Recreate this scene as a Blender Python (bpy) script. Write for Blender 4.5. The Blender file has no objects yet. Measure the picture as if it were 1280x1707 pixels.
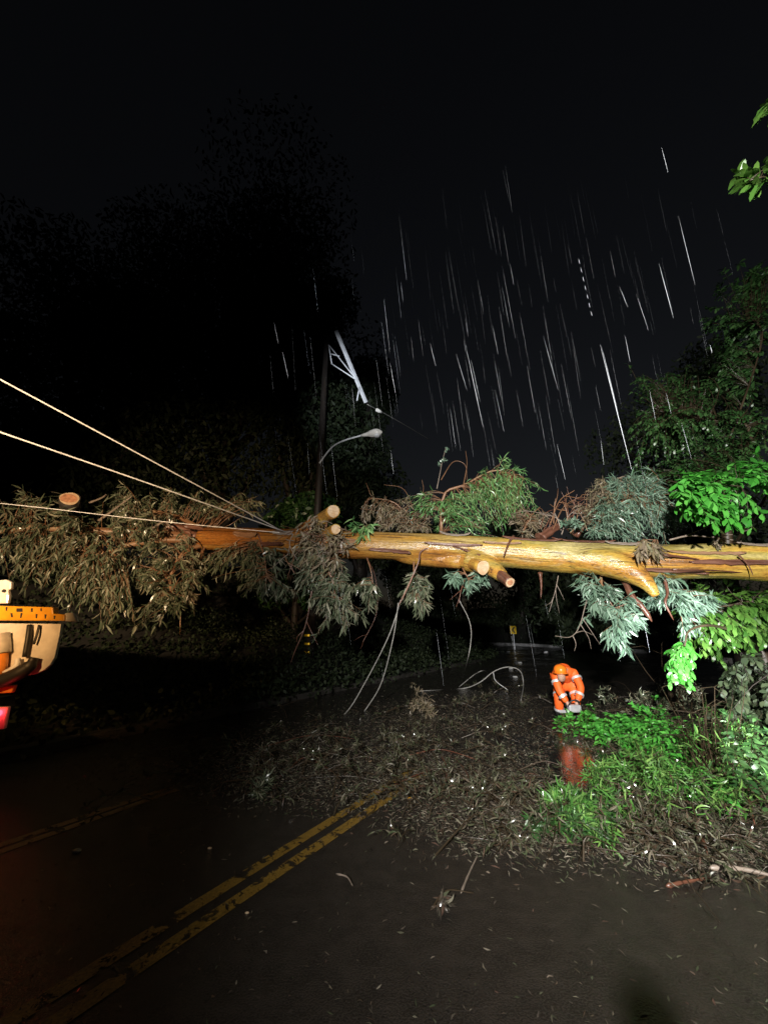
import bpy, math, numpy as np
from mathutils import Vector

rng = np.random.default_rng(11)
R = math.radians
sc = bpy.context.scene
col = sc.collection

# ------------------------------------------------------------------ camera
CAM = np.array([0.0, 0.0, 1.75])
PITCH = R(16.8)
F = 641.0                                   # focal length in photo pixels (1280 x 1707)
cd = bpy.data.cameras.new('camera')
cam = bpy.data.objects.new('camera', cd); col.objects.link(cam)
cam.location = CAM; cam.rotation_euler = (R(90) + PITCH, 0, 0)
cd.sensor_fit = 'VERTICAL'; cd.sensor_height = 24.0; cd.lens = 24.0 * F / 1707
cd.clip_start = 0.05; cd.clip_end = 1500
sc.camera = cam
# ------------------------------------------------------------------ night sky
w = bpy.data.worlds.new('World'); sc.world = w; w.use_nodes = True
nt = w.node_tree
bg = nt.nodes['Background']
sky = nt.nodes.new('ShaderNodeTexSky'); sky.sky_type = 'NISHITA'; sky.sun_disc = False
sky.sun_elevation = R(-3.45); sky.sun_rotation = R(30); sky.altitude = 50; sky.dust_density = 2.0
hs = nt.nodes.new('ShaderNodeHueSaturation'); hs.inputs['Saturation'].default_value = 0.55
nt.links.new(sky.outputs[0], hs.inputs['Color']); nt.links.new(hs.outputs[0], bg.inputs[0]); bg.inputs[1].default_value = 0.07
sc.view_settings.view_transform = 'Standard'; sc.view_settings.look = 'None'
sc.view_settings.exposure = 0.35; sc.view_settings.gamma = 1.0
sc.cycles.max_bounces = 6; sc.cycles.diffuse_bounces = 2; sc.cycles.glossy_bounces = 3
sc.cycles.transmission_bounces = 4; sc.cycles.transparent_max_bounces = 8
sc.cycles.use_denoising = True


def axes():
    cp, sp = math.cos(PITCH), math.sin(PITCH)
    return np.array([1.0, 0, 0]), np.array([0, -sp, cp]), np.array([0, cp, sp])


def ray(px, py):
    r_, u_, f_ = axes()
    return r_ * (px - 640) / F + u_ * (853.5 - py) / F + f_


def at(px, py, Y):
    d = ray(px, py)
    return CAM + d * (Y / d[1])


def gp(px, py, z=0.0):
    d = ray(px, py)
    return CAM + d * ((z - CAM[2]) / d[2])


def lamp(name, kind, loc, target, energy, color, size=R(70), blend=0.8, soft=0.12):
    l = bpy.data.lights.new(name, kind)
    l.energy = energy; l.color = color; l.shadow_soft_size = soft
    o = bpy.data.objects.new(name, l); col.objects.link(o)
    o.location = loc
    if kind == 'SPOT':
        l.spot_size = size; l.spot_blend = blend
        o.rotation_euler = (Vector(target) - Vector(loc)).to_track_quat('-Z', 'Y').to_euler()
    return o


# white work floodlight on the crew truck behind the photographer, warm truck lamps behind left
lamp('work_floodlight', 'SPOT', (-1.6, -5.2, 4.3), at(1110, 852, 8.2), 15500, (1.0, 0.97, 0.92), R(80), 1.0)
lamp('amber_truck_lamp', 'SPOT', (-4.6, -2.6, 3.2), at(190, 860, 9.5), 8000, (1.0, 0.70, 0.42), R(44), 1.0)
lamp('amber_marker_lamp', 'SPOT', (-4.3, 1.6, 2.3), (-4.75, 5.0, 1.75), 520, (1.0, 0.52, 0.18), R(34), 1.0, .06)
lamp('crossarm_fill', 'SPOT', (.4, -5.0, 4.2), at(592, 640, 14), 17000, (.86, .92, 1.0), R(15), 1.0)  # added spot without a known source, brightens the crossarm and street lamp
lamp('vehicle_headlight', 'SPOT', (1.6, -3.5, 1.1), at(930, 1056, 42), 26000, (0.95, 0.97, 1.0), R(17), 0.9)

# ------------------------------------------------------------------ helpers
def tag(o, label=None, cat=None, group=None, kind=None):
    if label: o['label'] = label
    if cat: o['category'] = cat
    if group: o['group'] = group
    if kind: o['kind'] = kind
    return o


def empty(name, loc, label=None, cat=None, group=None):
    o = bpy.data.objects.new(name, None); col.objects.link(o)
    o.location = loc; o.empty_display_size = 0.1
    return tag(o, label, cat, group)


def link(name, me, mats, parent=None):
    o = bpy.data.objects.new(name, me); col.objects.link(o)
    for m in (mats if isinstance(mats, (list, tuple)) else [mats]):
        me.materials.append(m)
    if parent is not None:
        o.parent = parent
        o.location = -np.array(parent_world(parent))
    return o


def parent_world(p):
    v = np.zeros(3)
    while p is not None:
        v = v + np.array(p.location); p = p.parent
    return v


def catmull(P, n):
    P = np.asarray(P, float)
    if len(P) < 3:
        t = np.linspace(0, 1, n)[:, None]
        return P[0] * (1 - t) + P[-1] * t
    Q = np.vstack([2 * P[0] - P[1], P, 2 * P[-1] - P[-2]])
    out = []
    for u in np.linspace(0, len(P) - 1, n):
        i = min(int(u), len(P) - 2); t = u - i
        a, b, c, d = Q[i], Q[i + 1], Q[i + 2], Q[i + 3]
        out.append(0.5 * (2 * b + (c - a) * t + (2 * a - 5 * b + 4 * c - d) * t * t + (3 * b - a - 3 * c + d) * t ** 3))
    return np.array(out)


class MB:
    """collects tubes, boxes and prisms and links them as one mesh object"""
    def __init__(s):
        s.v = []; s.f = []; s.uv = []; s.n = 0; s.mi = []; s.sm = []

    def add(s, v, f, uv=None, mi=0, smooth=True):
        v = np.asarray(v, float)
        s.v.append(v); s.uv.append(v if uv is None else uv)
        for q in f:
            s.f.append(tuple(i + s.n for i in q)); s.mi.append(mi); s.sm.append(smooth)
        s.n += len(v)
        return s

    def tube(s, pts, rad, sides=6, cap=True, mi=0, lump=0.0, seed=0, capmi=None, off=0.0):
        pts = np.asarray(pts, float); n = len(pts)
        rad = np.full(n, rad) if np.isscalar(rad) else np.asarray(rad, float)
        T = np.gradient(pts, axis=0); T /= np.linalg.norm(T, axis=1)[:, None] + 1e-9
        up = np.array([0, 0, 1.0]) if abs(T[0][2]) < 0.9 else np.array([1.0, 0, 0])
        a = np.cross(T[0], up); a /= np.linalg.norm(a)
        th = np.linspace(0, 2 * np.pi, sides, endpoint=False)
        V = np.zeros((n, sides, 3)); U = np.zeros((n, sides, 3)); L = off
        rr = np.random.default_rng(seed)
        ph = rr.uniform(0, 6.28, 6)
        for i in range(n):
            a = a - T[i] * a.dot(T[i]); a /= np.linalg.norm(a) + 1e-9
            b = np.cross(T[i], a)
            if i: L += np.linalg.norm(pts[i] - pts[i - 1])
            r = rad[i] * (1 + lump * (np.sin(2 * th + ph[0] + 1.3 * L) * .5 + np.sin(3 * th + ph[1] - 2.1 * L) * .35 + np.sin(th + ph[2] + 3.7 * L) * .4 + np.sin(5 * th + ph[3] + 5.3 * L) * .2))
            V[i] = pts[i] + np.outer(np.cos(th) * r, a) + np.outer(np.sin(th) * r, b)
            U[i, :, 0] = L; U[i, :, 1] = np.cos(th) * rad[i]; U[i, :, 2] = np.sin(th) * rad[i]
        f = [(i * sides + k, i * sides + (k + 1) % sides, (i + 1) * sides + (k + 1) % sides, (i + 1) * sides + k) for i in range(n - 1) for k in range(sides)]
        s.add(V.reshape(-1, 3), f, U.reshape(-1, 3), mi)
        if cap:
            e = s.n - n * sides
            s.f.append(tuple(e + k for k in range(sides))[::-1]); s.mi.append(mi); s.sm.append(False)
            s.f.append(tuple(e + (n - 1) * sides + k for k in range(sides))); s.mi.append(mi if capmi is None else capmi); s.sm.append(False)
        return s

    def box(s, c, size, rot=None, mi=0):
        h = np.array(size) / 2
        v = np.array([[x, y, z] for x in (-1, 1) for y in (-1, 1) for z in (-1, 1)]) * h
        if rot is not None: v = v @ np.array(rot).T
        return s.add(v + np.array(c), [(0, 1, 3, 2), (4, 6, 7, 5), (0, 4, 5, 1), (2, 3, 7, 6), (0, 2, 6, 4), (1, 5, 7, 3)], mi=mi, smooth=False)

    def prism(s, poly, depth, mi=0):
        """poly: world points in order, pushed by vector depth"""
        p = np.asarray(poly, float); n = len(p); d = np.asarray(depth, float)
        f = [tuple(range(n)), tuple(range(2 * n - 1, n - 1, -1))] + [(i, i + n, (i + 1) % n + n, (i + 1) % n) for i in range(n)]
        return s.add(np.vstack([p, p + d]), f, mi=mi, smooth=False)

    def ball(s, c, r, seg=12, rings=8, mi=0):
        r = np.array([r] * 3 if np.isscalar(r) else r, float)
        v = []; f = []
        for i in range(rings + 1):
            t = math.pi * i / rings
            for k in range(seg):
                p = 2 * math.pi * k / seg
                v.append([math.sin(t) * math.cos(p), math.sin(t) * math.sin(p), math.cos(t)])
        for i in range(rings):
            for k in range(seg):
                f.append((i * seg + k, (i + 1) * seg + k, (i + 1) * seg + (k + 1) % seg, i * seg + (k + 1) % seg))
        return s.add(np.array(v) * r + np.array(c), f, mi=mi)

    def build(s, name, mats, parent=None, bevel=0.0):
        me = bpy.data.meshes.new(name)
        me.from_pydata(np.vstack(s.v).tolist(), [], s.f)
        me.polygons.foreach_set('material_index', s.mi)
        me.polygons.foreach_set('use_smooth', s.sm)
        at_ = me.attributes.new('tube_uv', 'FLOAT_VECTOR', 'POINT')
        at_.data.foreach_set('vector', np.vstack(s.uv).astype(np.float32).ravel())
        me.update()
        o = link(name, me, mats, parent)
        if bevel:
            m = o.modifiers.new('bevel', 'BEVEL'); m.width = bevel; m.segments = 2; m.limit_method = 'ANGLE'
        return o


SHAPES = {  # station (0..1 along), half width fraction
    'gum': [(0.0, .12), (.2, .75), (.45, 1.0), (.75, .6), (1.0, .04)],
    'broad': [(0.0, .10), (.22, .62), (.55, 1.0), (.82, .72), (1.0, .05)],
    'flake': [(0.0, .3), (.5, 1.0), (1.0, .1)],
}


def leaf_mesh(name, P, D, N, L, W, mats, parent=None, shape='gum', curl=0.18, sickle=0.15, fold=0.0, mi=None):
    P = np.asarray(P, float); D = np.asarray(D, float); N = np.asarray(N, float)
    n = len(P)
    D = D / (np.linalg.norm(D, axis=1)[:, None] + 1e-9)
    S = np.cross(D, N); S /= np.linalg.norm(S, axis=1)[:, None] + 1e-9
    N = np.cross(S, D)
    st = SHAPES[shape]; k = len(st)
    L = np.broadcast_to(L, n)[:, None]; W = np.broadcast_to(W, n)[:, None]
    cu = (rng.normal(0.0, 0.6, n)[:, None] + 0.7) * curl
    si = rng.normal(0, 1, n)[:, None] * sickle
    V = np.zeros((n, k, 2, 3))
    for j, (t, wd) in enumerate(st):
        c = P + D * (L * t) - N * (L * cu * t * t) + S * (L * si * t * (1 - t) * 2)
        V[:, j, 0] = c + S * (W * wd / 2) + N * (W * wd * fold)
        V[:, j, 1] = c - S * (W * wd / 2) + N * (W * wd * fold)
    nv = n * k * 2; nf = n * (k - 1)
    base = (np.arange(n) * k * 2)[:, None]
    q = np.array([[2 * j, 2 * j + 1, 2 * j + 3, 2 * j + 2] for j in range(k - 1)]).reshape(1, -1)
    idx = (base + q).astype(np.int32).ravel()
    me = bpy.data.meshes.new(name)
    me.vertices.add(nv); me.vertices.foreach_set('co', V.astype(np.float32).ravel())
    me.loops.add(nf * 4); me.loops.foreach_set('vertex_index', idx)
    me.polygons.add(nf); me.polygons.foreach_set('loop_start', np.arange(0, nf * 4, 4, dtype=np.int32))
    if mi is not None:
        me.polygons.foreach_set('material_index', np.repeat(np.asarray(mi, dtype=np.int32), k - 1))
    me.polygons.foreach_set('use_smooth', np.ones(nf, dtype=bool))
    me.update(calc_edges=True)
    return link(name, me, mats, parent)


# ------------------------------------------------------------------ materials
def mat(name):
    m = bpy.data.materials.new(name); m.use_nodes = True
    t = m.node_tree
    return m, t, t.nodes['Principled BSDF'], t.nodes['Material Output']


def nd(t, kind, **kw):
    n = t.nodes.new(kind)
    for k, v in kw.items(): setattr(n, k, v)
    return n


def ramp(t, src, stops, interp='LINEAR'):
    n = t.nodes.new('ShaderNodeValToRGB'); n.color_ramp.interpolation = interp
    e = n.color_ramp.elements
    while len(e) < len(stops): e.new(0.5)
    for a, (p, c) in zip(e, stops):
        a.position = p; a.color = (*c, 1) if len(c) == 3 else c
    t.links.new(src, n.inputs[0])
    return n.outputs[0]


def g(v): return (v, v, v)


def noise(t, vec, scale, detail=4, rough=0.55, mapping=None, dist=0.0):
    n = nd(t, 'ShaderNodeTexNoise'); n.inputs['Scale'].default_value = scale
    n.inputs['Detail'].default_value = detail; n.inputs['Roughness'].default_value = rough
    n.inputs['Distortion'].default_value = dist
    if mapping is not None:
        mp = nd(t, 'ShaderNodeMapping'); mp.inputs['Scale'].default_value = mapping
        t.links.new(vec, mp.inputs[0]); vec = mp.outputs[0]
    t.links.new(vec, n.inputs['Vector'])
    return n.outputs['Fac']


def mix(t, fac, a, b, mode='MIX'):
    n = nd(t, 'ShaderNodeMix', data_type='RGBA', blend_type=mode)
    if isinstance(fac, float): n.inputs[0].default_value = fac
    else: t.links.new(fac, n.inputs[0])
    for i, x in ((6, a), (7, b)):
        if isinstance(x, tuple): n.inputs[i].default_value = (*x, 1)
        else: t.links.new(x, n.inputs[i])
    return n.outputs[2]


def bump(t, b, h, strength, dist=0.02):
    n = nd(t, 'ShaderNodeBump'); n.inputs['Strength'].default_value = strength; n.inputs['Distance'].default_value = dist
    t.links.new(h, n.inputs['Height']); t.links.new(n.outputs[0], b.inputs['Normal'])


def leaf_mat(name, cols, rough=0.32, trans=0.25, spec=0.5):
    m, t, b, out = mat(name)
    ge = nd(t, 'ShaderNodeNewGeometry')
    stops = [(i / max(1, len(cols) - 1), c) for i, c in enumerate(cols)]
    c = ramp(t, ge.outputs['Random Per Island'], stops)
    t.links.new(c, b.inputs['Base Color'])
    b.inputs['Roughness'].default_value = rough; b.inputs['Specular IOR Level'].default_value = spec
    if trans:
        tr = nd(t, 'ShaderNodeBsdfTranslucent'); t.links.new(c, tr.inputs[0])
        mx = nd(t, 'ShaderNodeMixShader'); mx.inputs[0].default_value = trans
        t.links.new(b.outputs[0], mx.inputs[1]); t.links.new(tr.outputs[0], mx.inputs[2])
        t.links.new(mx.outputs[0], out.inputs[0])
    return m


def plain(name, c, rough=0.5, metal=0.0, var=0.25, scale=6.0, coat=0.0, bumpy=0.0):
    m, t, b, out = mat(name)
    tc = nd(t, 'ShaderNodeTexCoord')
    n = noise(t, tc.outputs['Object'], scale, 5)
    c2 = ramp(t, n, [(.3, tuple(x * (1 - var) for x in c)), (.7, tuple(min(1, x * (1 + var * .5)) for x in c))])
    t.links.new(c2, b.inputs['Base Color'])
    b.inputs['Roughness'].default_value = rough; b.inputs['Metallic'].default_value = metal
    b.inputs['Coat Weight'].default_value = coat
    if bumpy: bump(t, b, n, bumpy)
    return m


def bark_mat(name, stops, rough=0.33, along=(0.7, 5, 5), streak=(1.2, 22, 22), bmp=0.25, dark=(.05, .025, .012)):
    m, t, b, out = mat(name)
    a = nd(t, 'ShaderNodeAttribute', attribute_name='tube_uv').outputs['Vector']
    n1 = noise(t, a, 1.0, 5, .6, along, 0.6)
    n2 = noise(t, a, 1.0, 4, .6, streak, 0.3)
    n3 = noise(t, a, 26.0, 3, .6)
    c = ramp(t, n1, stops)
    c = mix(t, ramp(t, n2, [(.30, g(1)), (.42, g(0))]), c, dark)
    c = mix(t, 0.35, c, ramp(t, n3, [(.3, g(.35)), (.7, g(1.0))]), 'MULTIPLY')
    t.links.new(c, b.inputs['Base Color'])
    t.links.new(ramp(t, n1, [(.3, g(rough - .08)), (.7, g(rough + .15))]), b.inputs['Roughness'])
    bump(t, b, n2, bmp, 0.03)
    return m


M = {}
def gum_bark():
    m, t, b, out = mat('wet_gum_bark')
    a = nd(t, 'ShaderNodeAttribute', attribute_name='tube_uv').outputs['Vector']
    big = noise(t, a, 1.0, 4, .55, (.38, 2.2, 2.2), .6)
    patch = noise(t, a, 1.0, 6, .65, (.8, 5.5, 5.5), 1.0)
    streak = noise(t, a, 1.0, 5, .65, (.7, 24, 24), .5)
    fine = noise(t, a, 1.0, 5, .7, (14, 40, 40))
    c = ramp(t, big, [(.30, (.31, .135, .034)), (.42, (.48, .24, .045)), (.50, (.52, .34, .065)), (.58, (.35, .28, .07)), (.70, (.55, .46, .20))])
    sx_ = nd(t, 'ShaderNodeSeparateXYZ'); t.links.new(a, sx_.inputs[0])
    mr = nd(t, 'ShaderNodeMapRange'); mr.inputs[1].default_value = 5.0; mr.inputs[2].default_value = 9.5; t.links.new(sx_.outputs[0], mr.inputs[0])
    warm = ramp(t, big, [(.3, (.20, .06, .014)), (.5, (.34, .13, .024)), (.7, (.42, .22, .05))])
    c = mix(t, mr.outputs[0], c, warm)  # amber lamplight towards the left end tinted into the bark colour
    c = mix(t, ramp(t, patch, [(.58, g(0)), (.66, g(.5))]), c, (.46, .36, .20))
    c = mix(t, ramp(t, patch, [(.32, g(.8)), (.40, g(0))]), c, (.22, .085, .035))
    c = mix(t, ramp(t, streak, [(.36, g(.9)), (.46, g(0))]), c, (.075, .04, .022))
    c = mix(t, .7, c, ramp(t, fine, [(.32, g(.3)), (.62, g(1.0))]), 'MULTIPLY')
    t.links.new(c, b.inputs['Base Color'])
    t.links.new(ramp(t, patch, [(.3, g(.15)), (.7, g(.38))]), b.inputs['Roughness'])
    h = nd(t, 'ShaderNodeMath', operation='ADD'); t.links.new(streak, h.inputs[0]); t.links.new(patch, h.inputs[1])
    bump(t, b, h.outputs[0], .35, .04)
    return m


M['bark'] = gum_bark()
M['limb_bark'] = bark_mat('limb_bark', [(.3, (.10, .05, .025)), (.5, (.24, .12, .06)), (.7, (.30, .20, .11))], 0.4)
M['brown_bark'] = bark_mat('red_brown_bark', [(.3, (.06, .022, .014)), (.5, (.14, .058, .035)), (.7, (.24, .12, .08))], 0.35)
M['grey_bark'] = bark_mat('grey_twig_bark', [(.3, (.14, .11, .09)), (.5, (.25, .20, .16)), (.7, (.36, .30, .25))], 0.45)
M['dark_twig'] = bark_mat('dark_wet_twig', [(.3, (.025, .018, .012)), (.5, (.05, .035, .02)), (.7, (.09, .065, .04))], 0.35)
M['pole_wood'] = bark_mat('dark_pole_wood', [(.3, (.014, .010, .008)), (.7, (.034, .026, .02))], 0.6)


def cut_wood():
    m, t, b, out = mat('fresh_cut_wood')
    tc = nd(t, 'ShaderNodeTexCoord')
    wv = nd(t, 'ShaderNodeAttribute', attribute_name='tube_uv')
    ln = nd(t, 'ShaderNodeVectorMath', operation='LENGTH')
    mp = nd(t, 'ShaderNodeMapping'); mp.inputs['Scale'].default_value = (0, 1, 1)
    t.links.new(wv.outputs['Vector'], mp.inputs[0]); t.links.new(mp.outputs[0], ln.inputs[0])
    n = noise(t, tc.outputs['Object'], 9, 4)
    c = ramp(t, n, [(.3, (.60, .38, .20)), (.65, (.78, .58, .38))])
    mu = nd(t, 'ShaderNodeMath', operation='MULTIPLY'); mu.inputs[1].default_value = 260; t.links.new(ln.outputs['Value'], mu.inputs[0])
    si = nd(t, 'ShaderNodeMath', operation='SINE'); t.links.new(mu.outputs[0], si.inputs[0])
    c = mix(t, .6, c, ramp(t, si.outputs[0], [(0, g(.62)), (.6, g(1))]), 'MULTIPLY')
    c = mix(t, .5, c, ramp(t, noise(t, tc.outputs['Object'], 3, 3, .5, (2, 2, 30)), [(.35, g(.55)), (.6, g(1))]), 'MULTIPLY')
    t.links.new(c, b.inputs['Base Color']); b.inputs['Roughness'].default_value = 0.5
    return m


M['cut'] = cut_wood()
M['heart'] = plain('heartwood', (.50, .24, .13), .5, var=.4, scale=14)
M['gum_leaf'] = leaf_mat('wet_gum_leaf', [(.05, .065, .035), (.12, .145, .085), (.20, .22, .14), (.07, .10, .055), (.13, .15, .10), (.36, .36, .26), (.17, .13, .08)], .24)
M['gum_blue'] = leaf_mat('blue_green_gum_leaf', [(.07, .13, .08), (.20, .31, .22), (.11, .20, .13), (.30, .42, .32), (.06, .12, .08)], .30)
M['gum_green'] = leaf_mat('fresh_gum_leaf', [(.05, .15, .035), (.15, .34, .10), (.09, .24, .08), (.28, .44, .18), (.06, .16, .06)], .32)
M['ground_green'] = leaf_mat('fallen_green_leaf', [(.035, .11, .02), (.10, .27, .05), (.06, .18, .035), (.19, .34, .08), (.04, .10, .03)], .38)
M['gum_dry'] = leaf_mat('dry_gum_leaf', [(.15, .11, .07), (.32, .26, .19), (.24, .19, .11), (.16, .16, .09)], .38)
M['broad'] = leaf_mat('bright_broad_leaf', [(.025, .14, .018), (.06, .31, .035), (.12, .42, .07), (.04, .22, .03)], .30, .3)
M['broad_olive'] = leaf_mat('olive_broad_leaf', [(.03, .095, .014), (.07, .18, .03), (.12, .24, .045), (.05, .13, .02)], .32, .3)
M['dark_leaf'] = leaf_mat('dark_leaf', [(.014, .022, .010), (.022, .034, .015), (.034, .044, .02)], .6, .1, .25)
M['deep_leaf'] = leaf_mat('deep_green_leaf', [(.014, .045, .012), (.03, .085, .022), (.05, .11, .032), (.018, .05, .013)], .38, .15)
M['litter'] = leaf_mat('wet_leaf_litter', [(.03, .025, .02), (.06, .05, .04), (.10, .085, .065), (.045, .06, .03), (.20, .18, .14), (.07, .04, .03), (.05, .05, .035)], .16, 0)
M['pale_leaf'] = leaf_mat('pale_dead_leaf', [(.45, .42, .28), (.5, .45, .34)], .4, .1)
M['steel'] = plain('galvanised_steel', (.80, .82, .86), .5, 0.0)
M['white_paint'] = plain('white_paint', (.72, .70, .66), .35, coat=.3)
M['yellow_paint'] = plain('yellow_paint', (.80, .38, .02), .35, coat=.3)
M['orange_paint'] = plain('orange_paint', (.8, .28, .04), .4)
M['black_rubber'] = plain('black_rubber', (.02, .02, .02), .5)
M['cable'] = plain('pale_cable', (.74, .73, .73), .45, scale=20)
M['wire'] = plain('grey_wire', (.30, .29, .27), .4, scale=20)
M['dark_metal'] = plain('dark_metal', (.05, .05, .055), .4, .4)
M['cloth'] = plain('orange_workwear', (.95, .13, .015), .6, var=.25, scale=9, bumpy=.3)
M['helmet'] = plain('orange_helmet', (.95, .20, .015), .3, coat=.4)
M['skin'] = plain('skin', (.42, .24, .17), .5)
M['glove'] = plain('grey_glove', (.30, .29, .30), .6)
M['saw'] = plain('grey_saw_casing', (.35, .35, .37), .4)


def reflector(name, c):
    m, t, b, out = mat(name)
    tc = nd(t, 'ShaderNodeTexCoord')
    v = nd(t, 'ShaderNodeTexVoronoi'); v.inputs['Scale'].default_value = 60
    t.links.new(tc.outputs['Object'], v.inputs['Vector'])
    cc = ramp(t, v.outputs['Distance'], [(0, c), (1, tuple(x * .8 for x in c))])
    t.links.new(cc, b.inputs['Base Color'])
    b.inputs['Metallic'].default_value = .6; b.inputs['Roughness'].default_value = .42
    return m


M['retro_white'] = reflector('white_reflective_tape', (.95, .95, .95))
M['retro_yellow'] = reflector('yellow_reflective_sheet', (.95, .62, .03))


def emit(name, c, s):
    m, t, b, out = mat(name)
    b.inputs['Base Color'].default_value = (*c, 1)
    b.inputs['Emission Color'].default_value = (*c, 1); b.inputs['Emission Strength'].default_value = s
    return m


def road_mat():
    m, t, b, out = mat('wet_asphalt')
    tc = nd(t, 'ShaderNodeTexCoord'); v = tc.outputs['Object']
    big = noise(t, v, 0.55, 4); fine = noise(t, v, 90, 3); mid = noise(t, v, 7, 5)
    c = ramp(t, fine, [(.3, (.009, .008, .0072)), (.7, (.034, .029, .025))])
    c = mix(t, ramp(t, mid, [(.35, g(0)), (.75, g(.5))]), c, (.045, .037, .031))
    t.links.new(c, b.inputs['Base Color'])
    t.links.new(ramp(t, big, [(.38, g(.09)), (.62, g(.30))]), b.inputs['Roughness'])
    h = nd(t, 'ShaderNodeMath', operation='ADD')
    t.links.new(fine, h.inputs[0])
    mm = nd(t, 'ShaderNodeMath', operation='MULTIPLY'); mm.inputs[1].default_value = 2.0
    t.links.new(mid, mm.inputs[0]); t.links.new(mm.outputs[0], h.inputs[1])
    bump(t, b, h.outputs[0], .55, .012)
    b.inputs['Specular IOR Level'].default_value = .5
    return m


def paint_mat():
    m, t, b, out = mat('worn_yellow_road_paint')
    tc = nd(t, 'ShaderNodeTexCoord'); v = tc.outputs['Object']
    n = noise(t, v, 7, 8, .75, None, .6); f = noise(t, v, 70, 3)
    c = ramp(t, f, [(.3, (.12, .068, .012)), (.7, (.33, .20, .035))])
    t.links.new(c, b.inputs['Base Color']); b.inputs['Roughness'].default_value = .35
    tr = nd(t, 'ShaderNodeBsdfTransparent'); mx = nd(t, 'ShaderNodeMixShader')
    t.links.new(ramp(t, n, [(.43, g(0)), (.47, g(1))]), mx.inputs[0])
    t.links.new(tr.outputs[0], mx.inputs[1]); t.links.new(b.outputs[0], mx.inputs[2]); t.links.new(mx.outputs[0], out.inputs[0])
    return m


M['road'] = road_mat(); M['paint'] = paint_mat()
M['shaded_kerb'] = plain('shaded_kerb_concrete', (.06, .055, .05), .5, scale=4, bumpy=.2, var=.5)  # kerb concrete coloured darker to stand in for the unlit left side
M['soil'] = plain('dark_soil', (.028, .026, .022), .8, scale=3, bumpy=.6, var=.5)
M['concrete'] = plain('wet_concrete', (.36, .35, .34), .5, scale=4, bumpy=.2, var=.4)

# ------------------------------------------------------------------ ground, road, kerbs
UDIR = np.array([.537, .843]); NDIR = np.array([.843, -.537])     # along the road / to its right


def rp(s, o): return UDIR * s + NDIR * o


def sheet(name, pts, z, m, kind='structure'):
    me = bpy.data.meshes.new(name)
    me.from_pydata([(p[0], p[1], z) for p in pts], [], [tuple(range(len(pts)))])
    o = link(name, me, m); o['kind'] = kind
    return o


# centreline of the road: straight, then a long left-hand bend
def road_axis():
    p = []; pos = rp(-40, 0); ang = math.atan2(UDIR[1], UDIR[0]); s = -40.0
    while s < 110:
        p.append((pos.copy(), ang, s))
        if s > 21: ang += 0.056 if s < 60 else 0.0
        pos = pos + np.array([math.cos(ang), math.sin(ang)]); s += 1.0
    return p


AX = road_axis()


def offset(o):
    return [p + np.array([math.sin(a), -math.cos(a)]) * o for p, a, s in AX]


def strip(name, o0, o1, z, m, kind='structure', s0=-40, s1=110):
    A = offset(o0); B = offset(o1); me = bpy.data.meshes.new(name)
    ids = [i for i, q in enumerate(AX) if s0 <= q[2] <= s1]
    v = []; f = []
    for k, i in enumerate(ids):
        v += [(A[i][0], A[i][1], z), (B[i][0], B[i][1], z)]
        if k: f.append((2 * k - 2, 2 * k - 1, 2 * k + 1, 2 * k))
    me.from_pydata(v, [], f)
    o = link(name, me, m); o['kind'] = kind
    return o


def kerb(name, o0, o1, h, m='concrete'):
    A = offset(o0); B = offset(o1); v = []; f = []
    for i in range(len(AX)):
        v += [(A[i][0], A[i][1], -.05), (A[i][0], A[i][1], h), (B[i][0], B[i][1], h), (B[i][0], B[i][1], -.05)]
        if i:
            for k in range(3):
                f.append((4 * i - 4 + k, 4 * i - 3 + k, 4 * i + 1 + k, 4 * i + k))
    me = bpy.data.meshes.new(name); me.from_pydata(v, [], f)
    o = link(name, me, M[m]); o['kind'] = 'structure'
    return o


RK, LK = 4.6, -7.6
sheet('ground', [(-400, -400), (400, -400), (400, 400), (-400, 400)], -0.03, M['soil'])
strip('road', LK, RK, 0.0, M['road'])
pu = [gp(930 + 120 * math.cos(a) * (1 + .25 * math.sin(3 * a + 1) + .14 * math.sin(7 * a) + .06 * math.sin(13 * a)), 1285 + 62 * math.sin(a) * (1 + .2 * math.sin(2 * a) + .1 * math.cos(5 * a))) for a in np.linspace(0, 6.283, 60, endpoint=False)]


def gloss_film():
    m, t, b, out = mat('reflection_gloss')
    tc = nd(t, 'ShaderNodeTexCoord')
    n = noise(t, tc.outputs['Object'], 26, 3); b.inputs['Base Color'].default_value = (.02, .018, .017, 1)
    t.links.new(ramp(t, n, [(.3, g(.03)), (.7, g(.11))]), b.inputs['Roughness']); b.inputs['IOR'].default_value = 2.7  # index set far above water to brighten the reflection
    bump(t, b, n, .28, .008)
    return m


sheet('reflection_puddle', pu, 0.004, gloss_film())  # glossy sheet added to strengthen the worker's red reflection
kerb('right_kerb', RK, RK + .25, .24)
kerb('left_kerb', LK - .25, LK, .13, 'shaded_kerb')
for o0, o1, s1 in ((-2.615, -2.51, 4), (-2.80, -2.70, 4), (-4.86, -4.77, 3), (-4.73, -4.64, 3)):
    strip('road_marking', o0, o1, 0.004, M['paint'], s1=s1 + (1 if s1 == 4 else 0))


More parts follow.
